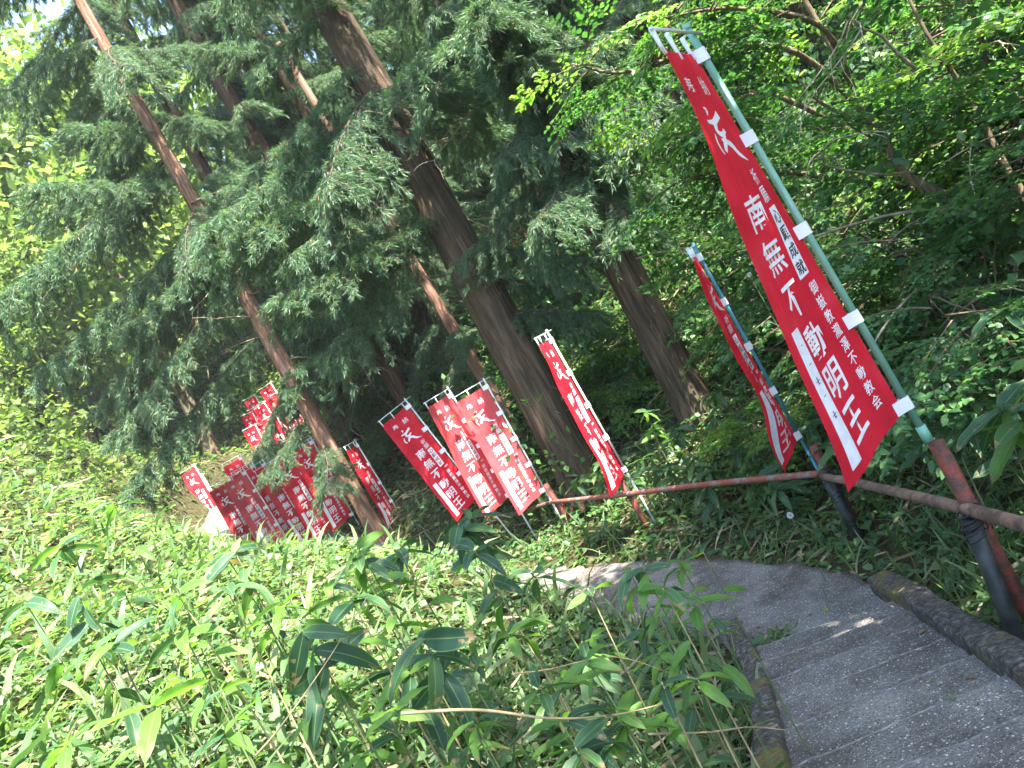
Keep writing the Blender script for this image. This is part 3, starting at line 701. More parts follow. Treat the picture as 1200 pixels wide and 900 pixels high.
for (px, py) in [(588, 232), (604, 226), (570, 252), (612, 236)]:
    bpix((px, py), 27+U(-1, 1), 2, int(rng.integers(1, 5)), 'tiny red banner high on the slope right of the thick trunk', rz=R(U(-10, 20)), group='tiny red banners high on the slope', base_z=P(px, py, 27).z-2.6)
# ------------------------------------------------------------------ leaf templates (y = along the leaf, z = face)
def T_(V, F): return np.array(V, dtype=float), np.array(F)
HEART = T_([(0, .38, -.07), (0, 0, 0), (.34, -.04, .02), (.50, .30, .03), (.27, .72, -.02), (0, 1, -.12), (-.27, .72, -.02), (-.50, .30, .03), (-.34, -.04, .02)],
           [(0, i, i+1) for i in range(1, 8)]+[(0, 8, 1)])
OVAL = T_([(0, .45, -.05), (0, 0, 0), (.27, .25, .02), (.25, .65, 0), (0, 1, -.14), (-.25, .65, 0), (-.27, .25, .02)], [(0, i, i+1) for i in range(1, 6)]+[(0, 6, 1)])
DIAM = T_([(0, 0, 0), (.30, .45, .03), (0, 1, -.12), (-.30, .45, .03)], [(0, 1, 2), (0, 2, 3)])
def _lobed():
    V = []; F = []
    for a, l, w_ in ((0, 1, .16), (.75, .78, .14), (-.75, .78, .14), (1.45, .5, .12), (-1.45, .5, .12)):
        s, c = math.sin(a), math.cos(a); n = len(V); o = .18
        for x, y, z in ((0, -.05, 0), (w_, l*.5, .04), (0, l, -.1), (-w_, l*.5, .04)): V.append((c*x+s*y, o*(a == 0)+-s*x*1+c*y+.1, z))
        F += [(n, n+1, n+2), (n, n+2, n+3)]
    return T_(V, F)
LOBED = _lobed()
def _blade(bend=0.5, w_=0.03):
    V = []; F = []; n = 5
    for i in range(n):
        t = i/(n-1); y = math.sin(t*bend*1.6)/(bend*1.6); z = -(1-math.cos(t*bend*1.6))/(bend*1.6)
        ww = w_*(1-t**2.2)*(0.7+0.6*min(1, t*3))
        if i < n-1: V += [(-ww, y, z), (ww, y, z)]
        else: V.append((0, y, z))
    for i in range(n-2): F += [(2*i, 2*i+1, 2*i+3), (2*i, 2*i+3, 2*i+2)]
    F.append((2*n-4, 2*n-3, 2*n-2)); return T_(V, F)
BLADE = _blade(0.55, .028); BLADE2 = _blade(0.95, .036)
SHOOT = T_([(-.028, 0, 0), (.028, 0, 0), (-.038, .5, -.05), (.038, .5, -.03), (0, 1, -.20)], [(0, 1, 3), (0, 3, 2), (2, 3, 4)])
SHOOT2 = T_([(0, 0, -.028), (0, 0, .028), (.04, .5, -.04), (-.03, .5, .036), (0.08, 1, -.14)], [(0, 1, 3), (0, 3, 2), (2, 3, 4)])
def rnd_dirs(k, base, spread):
    d = np.asarray(base, dtype=float)+rng.normal(0, spread, (k, 3)); return d/np.linalg.norm(d, axis=1, keepdims=True)

# ------------------------------------------------------------------ cedar boughs (shared meshes)
def cedar_bough(L, droop, lod=1.0, hang=0.5, dry=0.03):
    b = Bag(); n = 14
    ys = np.linspace(0, 1, n); ax = np.stack([0.05*L*np.sin(ys*4+U(0, 6)), L*ys*(1-.06*ys), -droop*L*ys**1.6+0.10*L*ys**4], 1)
    V, F = tube(ax, np.linspace(0.010*L**.7, 0.003, n), 5, False); b.add(V, F, 1)
    P0 = []; D0 = []
    k = int(16*L/0.9)
    for i in range(k):
        t = 0.03+0.97*(i+U(0, 1))/k; base = np.array([np.interp(t, ys, ax[:, j]) for j in range(3)])
        sd = 1 if i % 2 else -1; az = sd*R(U(30, 75)); l = (0.28+0.55*math.sin(min(1, t*1.1)*math.pi*.8))*U(.55, 1.1)*min(1, L/2.2)*0.95
        d = np.array([math.sin(az), math.cos(az), U(-.45, .1)]); m = 7; tt = np.linspace(0, 1, m)
        tw = base+d*l*tt[:, None]+np.array([0, 0, -hang*l])*(tt[:, None]**2)
        V, F = tube(tw, np.linspace(.006, .002, m), 3, False); b.add(V, F, 1)
        for q in range(int(l/0.030*lod)):
            t2 = U(0.05, 1); p = np.array([np.interp(t2, tt, tw[:, j]) for j in range(3)])
            s2 = U(-1, 1); dd = d*1.0+np.array([d[1], -d[0], 0])*s2*1.0+np.array([0, 0, -hang*U(.1, 1.6)])
            for r in range(5):
                P0.append(p+rng.normal(0, .012, 3)); D0.append(dd+rng.normal(0, .38, 3))
            # fans of finer ropes from a short side twig
            e = p+dd/np.linalg.norm(dd)*U(.05, .13)
            for r in range(8): P0.append(e+rng.normal(0, .012, 3)); D0.append(dd+rng.normal(0, .5, 3)+np.array([0, 0, -.25*hang]))
    P0 = np.array(P0); D0 = np.array(D0); k = len(P0)
    Rm = basis(D0, rng.normal(0, 1, (k, 3))); sc = rng.uniform(.06, .14, k)
    mi = (rng.random(k) < dry).astype(int)
    h = rng.random(k) < .5
    for T, sel in ((SHOOT, h), (SHOOT2, ~h)):
        for dv, mt in ((0, 0), (1, 2)):
            s = sel & (mi == dv)
            if s.any(): V, F = bake(T, P0[s], Rm[s], sc[s]); b.add(V, F, mt)
    return b.mesh('bough', [M['cedar'], M['twig'], M['cedar_dry']])
BOUGH = [cedar_bough(L, dr, 1.0, hg) for L, dr, hg in ((2.0, .18, .5), (2.0, .32, .9), (2.8, .22, .6), (2.8, .36, 1.0), (3.6, .26, .7), (3.4, .15, .5))]
BLEN = [2.0, 2.0, 2.8, 2.8, 3.6, 3.4]
def dead_twig_mesh(seed):
    b = Bag(); r = random.Random(seed); 
    def grow(p, d, l, rad, dep):
        n = 7; pts = [np.array(p)]; dv = np.array(d, dtype=float)
        for i in range(n-1):
            dv = dv+np.array([r.uniform(-.25, .25), r.uniform(-.25, .25), r.uniform(-.32, .10)]); dv /= np.linalg.norm(dv); pts.append(pts[-1]+dv*l/(n-1))
            if dep and i > 0 and r.random() < .6: grow(pts[-1], dv+np.array([r.uniform(-.9, .9) for _ in range(3)]), l*.45, rad*.5, dep-1)
        V, F = tube(pts, np.linspace(rad, rad*.3, n), 4, False); b.add(V, F)
    grow((0, 0, 0), (0, 1, -.05), 1.2, .012, 2); return b.mesh('dead_twig', M['twig_pale'])
DEAD = [dead_twig_mesh(i) for i in range(4)]
def trunk_mesh(pts, rad, mat, sides=22, rough=0.10, flare=1.35, seed=0, name='trunk'):
    n = 46; c = bez(pts, n); rr = np.interp(np.linspace(0, 1, n), np.linspace(0, 1, len(rad)), rad)
    t = np.gradient(c, axis=0); t /= np.linalg.norm(t, axis=1, keepdims=True)
    u = np.cross(t, [0, 1, 0.01]); u /= np.linalg.norm(u, axis=1, keepdims=True); v = np.cross(t, u); V = []
    for i in range(n):
        s = i/(n-1)
        for j in range(sides):
            a = j/sides*2*math.pi; L = c[i, 2]
            k = 1+rough*mnoise.noise(Vector((math.cos(a)*2.2+seed, math.sin(a)*2.2, L*.35)))+rough*.8*mnoise.noise(Vector((math.cos(a)*6, math.sin(a)*6+seed, L*.5)))
            fl = (flare-1)*max(0, 1-(c[i, 2]-c[0, 2])/0.8)**2*(1+.5*math.cos(a*4+seed)) if flare > 1 else 0
            V.append(c[i]+(u[i]*math.cos(a)+v[i]*math.sin(a))*rr[i]*(k+fl))
    F = []
    for i in range(n-1):
        for j in range(sides): a = i*sides+j; b_ = i*sides+(j+1) % sides; F.append((a, b_, b_+sides, a+sides))
    return mesh_np(name, V, F, mat, smooth=True), c
AXIS = {}
def cedar(name, base, top, dia, label, group='cedar trees on the slope', bark_m='bark_shaded', zr=(3, 16), nb=34, lens=(0.8, 1.15), az=None, ndead=4, pick=None, extra=(), scale=1.0):
    """base/top: world points; boughs between heights zr (world z)"""
    base = Vector(base); top = Vector(top); base.z = min(base.z, gz(base.x, base.y))-0.15
    root = tag(empty(name, base), label, 'cedar tree', group)
    mid = (base+top)/2+Vector((U(-.1, .1), U(-.1, .1), 0))
    pts = [Vector((0, 0, 0)), (mid-base)*.5+Vector((U(-.04, .04), 0, 0)), mid-base, (mid-base)*.5+(top-base)*.5, top-base]
    me, c = trunk_mesh(pts, [dia/2, dia*.46, dia*.40, dia*.33, dia*.22], M[bark_m], seed=U(0, 50))
    link('trunk', me, root)
    cz = c[:, 2]+base.z; AXIS[root.name] = c
    for i in range(nb):
        z = zr[0]+(zr[1]-zr[0])*(i+U(0, 1))/nb; p = [np.interp(z, cz, c[:, k]) for k in range(3)]
        a = U(0, 360) if az is None else (U(*az[int(rng.integers(len(az)))]))
        k = int(rng.integers(len(BOUGH))) if pick is None else pick[int(rng.integers(len(pick)))]
        s = U(*lens)*scale; f = 1-.45*max(0, (z-zr[0])/(max(16, zr[1])-zr[0]))
        o = link('bough', BOUGH[k], root, p, (R(U(-22, 12)), R(U(-12, 12)), R(a-90)), s*f)
    for (q, a, k, s, pitch) in extra:
        q = Vector(q)-base; link('bough', BOUGH[k], root, q, (R(pitch), R(U(-10, 10)), R(a-90)), s)
    for i in range(ndead):
        z = U(zr[0]-1.6, zr[0]+2); z = max(z, base.z+1.0); p = [np.interp(z, cz, c[:, k]) for k in range(3)]
        link('dead_twig', DEAD[i % 4], root, p, (R(U(-20, 25)), 0, R(U(0, 360))), U(.8, 1.5))
    return root
def V3(px, py, d): return P(px, py, d)
# the named trunks (base pixel/depth, top pixel/depth)
TR = []
b1 = V3(434, 610, 15); t1 = V3(-60, -190, 15)
t1w = b1+(Vector((-3.9, 15, 15.5))-b1)
cedar('cedar_tree', b1, t1w, .35, 'sunlit reddish cedar trunk left of centre, rising behind the packed row of banners', bark_m='bark_red_lit', zr=(6.2, 15), nb=30,
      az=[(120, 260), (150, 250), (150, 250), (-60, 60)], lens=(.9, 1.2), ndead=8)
b2 = V3(672, 540, 11.5)
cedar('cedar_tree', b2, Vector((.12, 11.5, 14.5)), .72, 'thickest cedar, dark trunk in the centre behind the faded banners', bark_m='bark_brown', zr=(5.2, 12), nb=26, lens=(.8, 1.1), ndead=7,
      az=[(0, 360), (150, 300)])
b3 = V3(832, 512, 10.5)
cedar('cedar_tree', b3, Vector((2.35, 10.6, 13)), .54, 'cedar trunk right of centre between the edge-on banners', bark_m='bark_brown', zr=(4.2, 8.5), nb=46, lens=(.65, .95), ndead=7, pick=[1, 3, 1, 0], az=[(0, 360), (215, 325), (215, 325)])
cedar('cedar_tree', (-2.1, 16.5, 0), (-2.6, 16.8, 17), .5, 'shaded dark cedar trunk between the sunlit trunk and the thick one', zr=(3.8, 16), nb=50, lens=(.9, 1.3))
cedar('cedar_tree', (-.75, 20, 0), (-.95, 20, 19), .34, 'slim pale cedar trunk near the top centre left', zr=(5, 18), nb=40, lens=(.7, 1.2), bark_m='bark_brown')
cedar('cedar_tree', (2.3, 16, 0), (2.5, 16, 15), .30, 'slim dark trunk near the top, right of the thick cedar', zr=(5, 14), nb=20, lens=(.7, 1.1))
cedar('cedar_tree', (-.35, 14, 0), (-.8, 14.3, 10), .26, 'slim trunk rising just behind the rightmost faded banner', zr=(3.0, 9), nb=14, lens=(.5, .9), pick=[0, 1], bark_m='bark_red_lit')
cedar('cedar_tree', (-.95, 17, 0), (-1.3, 17, 15), .42, 'dark trunk seen between the deep red banner and the thick cedar', zr=(4.0, 15), nb=40, lens=(.7, 1.1))
cedar('cedar_tree', (-1.9, 19, 0), (-2.5, 19, 17), .5, 'dark trunk behind the leftmost of the three side by side banners', zr=(4.2, 17), nb=44, lens=(.8, 1.2))
for i, (x, y, d, h) in enumerate([(-4.5, 21, .5, 17), (.8, 23, .5, 18), (3.6, 20, .5, 17), (5.5, 16, .45, 15), (-2.5, 26, .5, 20), (6.5, 24, .5, 20), (2.2, 28, .55, 22), (9, 20, .5, 18), (7.6, 13.5, .4, 13), (-0.5, 33, .55, 24), (5, 34, .55, 26), (10.5, 15, .45, 15)]):
    g = gz(x, y)
    cedar('cedar_tree', (x, y, 0), (x+U(-.5, .5), y, g+h), d, 'dark cedar deep in the wood behind the nearer trunks', 'background cedars deep in the wood', zr=(g+2.4, g+h-.5), nb=44, lens=(1.0, 1.5), ndead=2)
# the bright bough that hangs into the sun in the centre left
lb = [root for root in bpy.data.objects if root.name == 'cedar_tree.001'][0]
def bough_at(root, px, py, d, az, k, s, pitch=0, yaw=0):
    p = V3(px, py, d)-Vector(root.location); ax = AXIS[root.name]
    p.x = np.interp(p.z, ax[:, 2], ax[:, 0]); p.y = np.interp(p.z, ax[:, 2], ax[:, 1]); link('bough', BOUGH[k], root, p, (R(pitch), R(yaw), R(az-90)), s)
tr_main = lb
for (px, py, d, az, k, s, pi) in ((500, 290, 11.5, 222, 4, .95, -4), (480, 270, 11.5, 212, 5, .9, -2), (500, 250, 11.5, 195, 3, 1.0, -10), (450, 110, 11.5, 200, 4, 1.0, -6), (520, 330, 11.5, 265, 1, .9, -14), (450, 130, 11.5, 262, 3, .9, -24),
                             (440, 100, 11.5, 240, 3, 1.0, -20), (430, 80, 11.5, 280, 2, 1.0, -28), (560, 400, 11.5, 20, 0, .7, -10), (560, 380, 11.5, -30, 1, .8, -12), (530, 300, 11.5, 320, 3, .8, -14), (560, 330, 11.5, 10, 1, .8, -12)):
    bough_at(tr_main, px, py, d, az, k, s, pi)
sunlit = bpy.data.objects['cedar_tree']
for (px, py, d, az, k, s, pi) in ((320, 380, 15, 195, 4, 1.1, -14), (300, 340, 15, 188, 4, 1.15, -14), (250, 250, 15, 190, 4, 1.2, -10), (275, 290, 15, 180, 5, 1.2, -18), (230, 200, 15, 182, 4, 1.15, -16), (290, 320, 15, 200, 5, 1.15, -24),
                             (200, 180, 15, 200, 4, 1.3, -12), (310, 300, 15, 0, 2, .9, -8), (250, 230, 15, 262, 3, .8, -28), (405, 500, 15, 262, 0, .8, -30), (385, 470, 15, 215, 0, .8, -20), (150, 110, 15, 255, 3, .9, -28), (120, 60, 15, 290, 3, .9, -24)):
    bough_at(sunlit, px, py, d, az, k, s, pi)

# ------------------------------------------------------------------ broadleaf boughs
def leafy_branch(L, n_leaf, T, size, mats, flat=0.35, seed=0):
    b = Bag(); n = 10; ys = np.linspace(0, 1, n)
    ax = np.stack([.08*L*np.sin(ys*5+seed), L*ys, .06*L*np.sin(ys*3)-.12*L*ys**2], 1)
    V, F = tube(ax, np.linspace(.011*L, .002, n), 4, False); b.add(V, F, 1)
    Pp = []; Dd = []; nt = 13; per = max(4, n_leaf//nt)
    for i in range(nt):
        t = .12+.86*(i+U(0, .6))/nt; base = np.array([np.interp(t, ys, ax[:, j]) for j in range(3)]); sd = 1 if i % 2 else -1
        az = sd*R(U(35, 70)); l = L*(.5-.30*t)*U(.7, 1.2); d = np.array([math.sin(az), math.cos(az), U(-.22, .18)])
        tt = np.linspace(0, 1, 5); tw = base+d*l*tt[:, None]+np.array([0, 0, -.12*l])*tt[:, None]**2
        V, F = tube(tw, np.linspace(.0045, .0015, 5), 3, False); b.add(V, F, 1)
        for q in range(per):
            t2 = (q+U(0, 1))/per; p = np.array([np.interp(t2, tt, tw[:, j]) for j in range(3)]); s2 = 1 if q % 2 else -1
            dd = d*.7+np.array([d[1], -d[0], 0])*s2*.9+np.array([0, 0, U(-.35, .05)])
            Pp.append(p+rng.normal(0, .012, 3)); Dd.append(dd)
    Pp = np.array(Pp); Dd = np.array(Dd); k = len(Pp)
    Rm = basis(Dd, rnd_dirs(k, (0, 0, 1), flat)); V, F = bake(T, Pp, Rm, size*rng.uniform(.6, 1.2, k)); b.add(V, F, 0)
    return b.mesh('leafy_branch', mats)
LB = {}
for nm, mt, T, sz in (('mid', 'leaf', OVAL, .085), ('mid2', 'leaf', HEART, .075), ('lime', 'leaf_lime', OVAL, .085), ('dark', 'leaf_dark', OVAL, .085), ('far', 'far_leaf', DIAM, .12)):
    LB[nm] = [leafy_branch(1.25, 190, T, sz, [M[mt], M['twig']], .4, i*1.7) for i in range(3)]
def limb(pts, r0, r1, parent, name='limb', mat='bark_grey', org=None):
    q = [np.array(p)-np.array(org) for p in pts] if org is not None else pts
    c = bez(q, 22); V, F = tube(c, np.linspace(r0, r1, 22), 9); return link(name, mesh_np(name, V, F, M[mat], smooth=True), parent), c
def broad(base, limbs, label, group, kinds, nbr=12, r=.05, spread=.9, sc=(.7, 1.15), start=.35, cat='tree', name='broadleaf_tree', mat='bark_grey'):
    """limbs: lists of world points starting at (or near) the base"""
    base = Vector(base); base.z = gz(base.x, base.y)-.08; root = tag(empty(name, base), label, cat, group)
    for li, pts in enumerate(limbs):
        pts = [tuple(p) for p in pts]
        if pts[0][0] is None: pts[0] = tuple(base)
        o, c = limb(pts, r*(1 if li == 0 else .7), r*.18, root, 'trunk' if li == 0 else 'limb', mat, base)
        for i in range(nbr):
            t = start+(1-start)*(i+U(0, 1))/nbr; p = np.array([np.interp(t, np.linspace(0, 1, 22), c[:, k]) for k in range(3)])
            kd = kinds[int(rng.integers(len(kinds)))]
            link('leafy_branch', LB[kd][int(rng.integers(3))], root, p+rng.normal(0, .03, 3), (R(U(-30, 30)), R(U(-20, 20)), R(U(0, 360))), U(*sc)*spread)
    return root
GB = 'broadleaf trees right of the fence'
# three slender stems right of the big banner
B0 = None
def stem_pts(base, pix, d): return [tuple(base)]+[tuple(V3(x, y, d)) for x, y in pix]
x, y = 4.25, 6.1; broad((x, y, 0), [[(x, y, gz(x, y)-.1)]+[tuple(V3(a, b, 6.1)) for a, b in ((1200, 233), (1178, 196), (1149, 141), (1127, 101), (1079, 27), (1040, -60))]], 'slender tree stem leaning along the right of the big banner', GB, ['mid', 'mid2', 'lime'], 18, .045, start=.3)
x, y = 4.0, 5.9; broad((x, y, 0), [[(x, y, gz(x, y)-.1)]+[tuple(V3(a, b, 5.9)) for a, b in ((1163, 269), (1105, 229), (1075, 214), (1050, 192), (1033, 152), (1009, 141), (965, 123), (936, 93))]], 'crooked brown limb reaching left behind the big banner', GB, ['mid', 'mid2'], 14, .05, start=.45, sc=(.5, .9))
x, y = 4.9, 6.6; broad((x, y, 0), [[(x, y, gz(x, y)-.1)]+[tuple(V3(a, b, 6.6)) for a, b in ((1215, 190), (1167, 93), (1141, 20), (1110, -70))]], 'mossy upright stem at the top right corner', GB, ['mid', 'lime', 'mid2'], 16, .05, start=.35)
# the lime boughs left of the big banner top, carried by a taller tree behind it
x, y = 4.6, 8.0; zz = gz(x, y)-.1
broad((x, y, 0), [[(x, y, zz), (4.6, 8, 3.2), (4.5, 7.9, 5.0), (4.2, 7.8, 7.0)],
                  [(4.6, 8, 3.0), tuple(V3(930, 60, 7.4)), tuple(V3(820, 60, 7.2)), tuple(V3(730, 85, 7.0)), tuple(V3(670, 75, 6.9))],
                  [(4.6, 8, 2.6), tuple(V3(900, 110, 7.4)), tuple(V3(830, 150, 7.1)), tuple(V3(770, 165, 7.0))],
                  [(4.6, 8, 3.4), tuple(V3(960, 30, 7.2)), tuple(V3(860, 10, 7.0)), tuple(V3(780, 20, 6.9))],
                  [(4.6, 8, 2.2), tuple(V3(900, 200, 8)), tuple(V3(840, 200, 7.6)), tuple(V3(800, 215, 7.6))]],
      'tree with lime green boughs reaching left above the banners', GB, ['lime', 'mid', 'mid2'], 15, .05, start=.42, sc=(.5, .95))
x, y = 3.1, 8.6; zz = gz(x, y)-.1
broad((x, y, 0), [[(x, y, zz), tuple(V3(900, 300, 8.6)), tuple(V3(880, 230, 8.4)), tuple(V3(850, 240, 8.2))], [(x, y, zz+.4), tuple(V3(870, 400, 8.5)), tuple(V3(850, 340, 8.3)), tuple(V3(825, 310, 8.2))],
                  [(x, y, zz+.5), tuple(V3(960, 330, 8.4)), tuple(V3(1000, 250, 8.2))]],
      'small tree with layered leaves behind the blue pole banner', GB, ['mid', 'mid2'], 12, .035, start=.3, sc=(.5, .9))
right_stem = [o for o in S.objects if o.name.startswith('broadleaf_tree')]
for i in range(16):
    t = right_stem[i % 3]; p = V3(U(900, 1230), U(20, 420), U(5.3, 7.0))-Vector(t.location)
    link('bare_twig', DEAD[i % 4], t, p, (R(U(-10, 50)), R(U(-30, 30)), R(U(60, 260))), U(.7, 1.5))
# canopy that leans over the steps and shades them
for (x, y, tops, lab) in ((4.4, 2.0, [(3.6, 1.9, 4.2), (2.9, 1.9, 6.0), (1.6, 2.1, 7.3)], 'tree leaning over the steps from the right, its crown above the frame'),
                          (4.9, 3.6, [(4.3, 3.6, 4.6), (3.6, 3.7, 6.2), (2.4, 4.1, 7.4)], 'second tree leaning over the path from the right, its crown above the frame'),
                          (3.6, -.6, [(3.5, -.6, 4.6), (3.2, -.4, 6.0), (2.4, .1, 7.4)], 'tree behind the viewpoint on the right, shading the upper steps')):
    g = gz(x, y)-.1; a = tops
    L2 = [[(x, y, g)]+a]
    for j in range(4):
        p0 = np.array(a[j % 2]) ; e = np.array(a[2])+np.array([U(-1.2, 1.6), U(-1.6, 1.6), U(-.8, .4)]); L2.append([tuple(p0), tuple((p0+e)/2+np.array([0, 0, .4])), tuple(e)])
    broad((x, y, 0), L2, lab, GB, ['mid', 'mid2', 'mid'], 17, .06, start=.4, sc=(.8, 1.3))

# understory bushes along the slope and behind the fence
GU2 = 'bushes on the shaded slope'
def bush(x, y, h, kinds, label, group=GU2, n=3, nbr=7, sc=(.45, .8), name='bush', cat='bush', sp=.6):
    g = gz(x, y)-.05; L2 = []
    for i in range(n):
        a = U(0, 6.28); L2.append([(x, y, g), (x+.25*sp*math.cos(a), y+.25*sp*math.sin(a), g+h*.55), (x+sp*math.cos(a), y+sp*math.sin(a), g+h*U(.8, 1.05))])
    return broad((x, y, 0), L2, label, group, kinds, nbr, .014, start=.25, sc=sc, name=name, cat=cat)
for i, (x, y, h, kd) in enumerate([(2.6, 4.6, 1.3, 'mid'), (3.2, 5.4, 1.6, 'mid2'), (3.8, 4.7, 1.4, 'mid2'), (2.9, 6.9, 1.3, 'mid'), (2.2, 7.6, .9, 'lime'), (3.4, 7.8, 1.5, 'dark'), (4.6, 7.2, 1.7, 'mid2'), (5.6, 6.4, 1.8, 'mid'),
                                    (1.2, 11.9, 1.0, 'lime'), (1.5, 13.2, 1.3, 'lime'), (3.1, 10.4, 1.1, 'mid'), (3.9, 9.4, 1.6, 'dark'), (5.2, 9.0, 1.8, 'mid'), (6.6, 8.2, 2.0, 'mid2'), (.9, 12.4, 1.4, 'lime'), (2.0, 12.6, 1.6, 'mid'),
                                    (3.6, 12.2, 1.8, 'dark'), (-.6, 14.2, 1.0, 'mid'), (-1.4, 15.0, 1.5, 'mid'), (.6, 14.8, 1.6, 'mid'), (5.4, 12.4, 2.0, 'dark'), (7.4, 11.2, 2.2, 'mid'), (8.6, 9.0, 2.4, 'mid2'), (6.8, 5.0, 2.2, 'mid'), (8.2, 6.8, 2.4, 'mid'),
                                    (5.0, 4.4, 1.7, 'mid2'), (-3.0, 16.6, 1.4, 'mid'), (-3.2, 19.0, 1.6, 'dark')]):
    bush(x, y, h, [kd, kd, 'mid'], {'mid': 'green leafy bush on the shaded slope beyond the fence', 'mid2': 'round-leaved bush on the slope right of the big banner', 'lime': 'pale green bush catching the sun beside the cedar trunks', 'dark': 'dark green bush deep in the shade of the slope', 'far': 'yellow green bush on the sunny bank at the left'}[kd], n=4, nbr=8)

# ------------------------------------------------------------------ far wood on the hillside (one mass) and bright trees over the meadow
def leaf_cloud(centres, radii, per, T, size, flat=.8, sq=.7):
    k = len(centres); c = np.repeat(centres, per, 0); r = np.repeat(radii, per)
    d = rng.normal(0, 1, (k*per, 3)); d /= np.linalg.norm(d, axis=1, keepdims=True); rad = r*rng.uniform(.35, 1, k*per)**.6
    p = c+d*rad[:, None]*np.array([1, 1, sq]); Dd = d*.6+rng.normal(0, .7, (k*per, 3)); Dd[:, 2] -= .25
    return bake(T, p, basis(Dd, rnd_dirs(k*per, (0, 0, 1), flat)), size*rng.uniform(.6, 1.3, k*per)*np.interp(r, [.3, 2], [.8, 1.1]))
def wood(name, n, box, hmax, per, size, mat, label, rmul=(.7, 1.6), keep=None):
    xs = rng.uniform(box[0], box[1], n); ys = rng.uniform(box[2], box[3], n); q = np.stack([xs, ys], 1)
    z, d, sg = ground(q, True); ok = d > 1.2
    if keep is not None: ok &= keep(q)
    q, z = q[ok], z[ok]; rr = rng.uniform(*rmul, len(q)); h = rng.uniform(0, 1, len(q))**1.3*hmax
    c = np.column_stack([q, z+h+rr*.3]); V, F = leaf_cloud(c, rr, per, T=DIAM, size=size)
    tag(link(name, mesh_np(name, V, F, M[mat])), label, kind='stuff')
wood('woodland', 2300, (-26, 60, 34, 95), 8, 70, .33, 'leaf', 'mass of green woodland covering the hillside far behind', (1.2, 2.6), keep=lambda q: q[:, 0] > -30+(q[:, 1]-34)*.2)
wood('undergrowth', 1900, (-6, 24, 11, 34), 1.8, 62, .14, 'leaf', 'tangled green undergrowth on the slope among the cedars', (.35, .9), keep=lambda q: (q[:, 0] > -2.2) | (q[:, 1] > 25))
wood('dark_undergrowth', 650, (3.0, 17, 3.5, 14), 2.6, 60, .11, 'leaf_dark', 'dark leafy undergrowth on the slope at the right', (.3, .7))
wood('bright_thicket', 1500, (-34, -7, 14, 50), 1.5, 62, .20, 'far_leaf', 'bright yellow green thicket covering the sunny hillside at the left', (.5, 1.4), keep=lambda q: (q[:, 1] > 33) | (q[:, 0]/q[:, 1] < -.52))
def crown_mesh(h, rx, seed, mat='far_leaf'):
    k = 46; c = []
    for i in range(k):
        a = U(0, 6.28); t = U(0, 1); rr = rx*math.sin(math.pi*(.15+.8*t))*U(.3, 1); c.append((rr*math.cos(a), rr*math.sin(a), h*(.28+.7*t)))
    V, F = leaf_cloud(np.array(c), rng.uniform(.5, 1.1, k)*rx*.38, 150, DIAM, .26, .7); return mesh_np('crown', V, F, M[mat])
CR = [crown_mesh(9, 3.2, 1), crown_mesh(11, 3.6, 2), crown_mesh(8, 3.0, 3)]
TKm, _ = trunk_mesh([(0, 0, -.5), (0.1, 0, 3), (0, .1, 6), (.1, 0, 8)], [.2, .16, .1, .04], M['bark_grey'], flare=1)
for i, (x, y, s) in enumerate([(-13, 20, .8), (-11.2, 29, 1.6), (-14.5, 30, 1.8), (-9.5, 37, 2.1), (-16, 38, 2.2), (-22, 33, 2.0), (-16, 22, .95), (-19, 21, 1.25), (-22, 25, 1.5), (-17, 28, 1.1), (-14, 27, .9), (-24, 23, 1.1), (-25, 31, 1.3), (-19, 34, 1.3), (-14, 34, 1.1), (-24, 18, 1.2), (-27, 21, 1.4), (-29, 27, 1.5), (-30, 36, 1.5), (-22, 41, 1.4), (-12, 42, 1.3)]):
    r_ = tag(empty('broadleaf_tree', (x, y, gz(x, y)), U(0, 6)), 'pale sunlit broadleaf tree on the hillside at the far left', 'tree', 'bright trees above the meadow'); r_.scale = (s, s, s)
    link('trunk', TKm, r_); link('crown', CR[i % 3], r_)

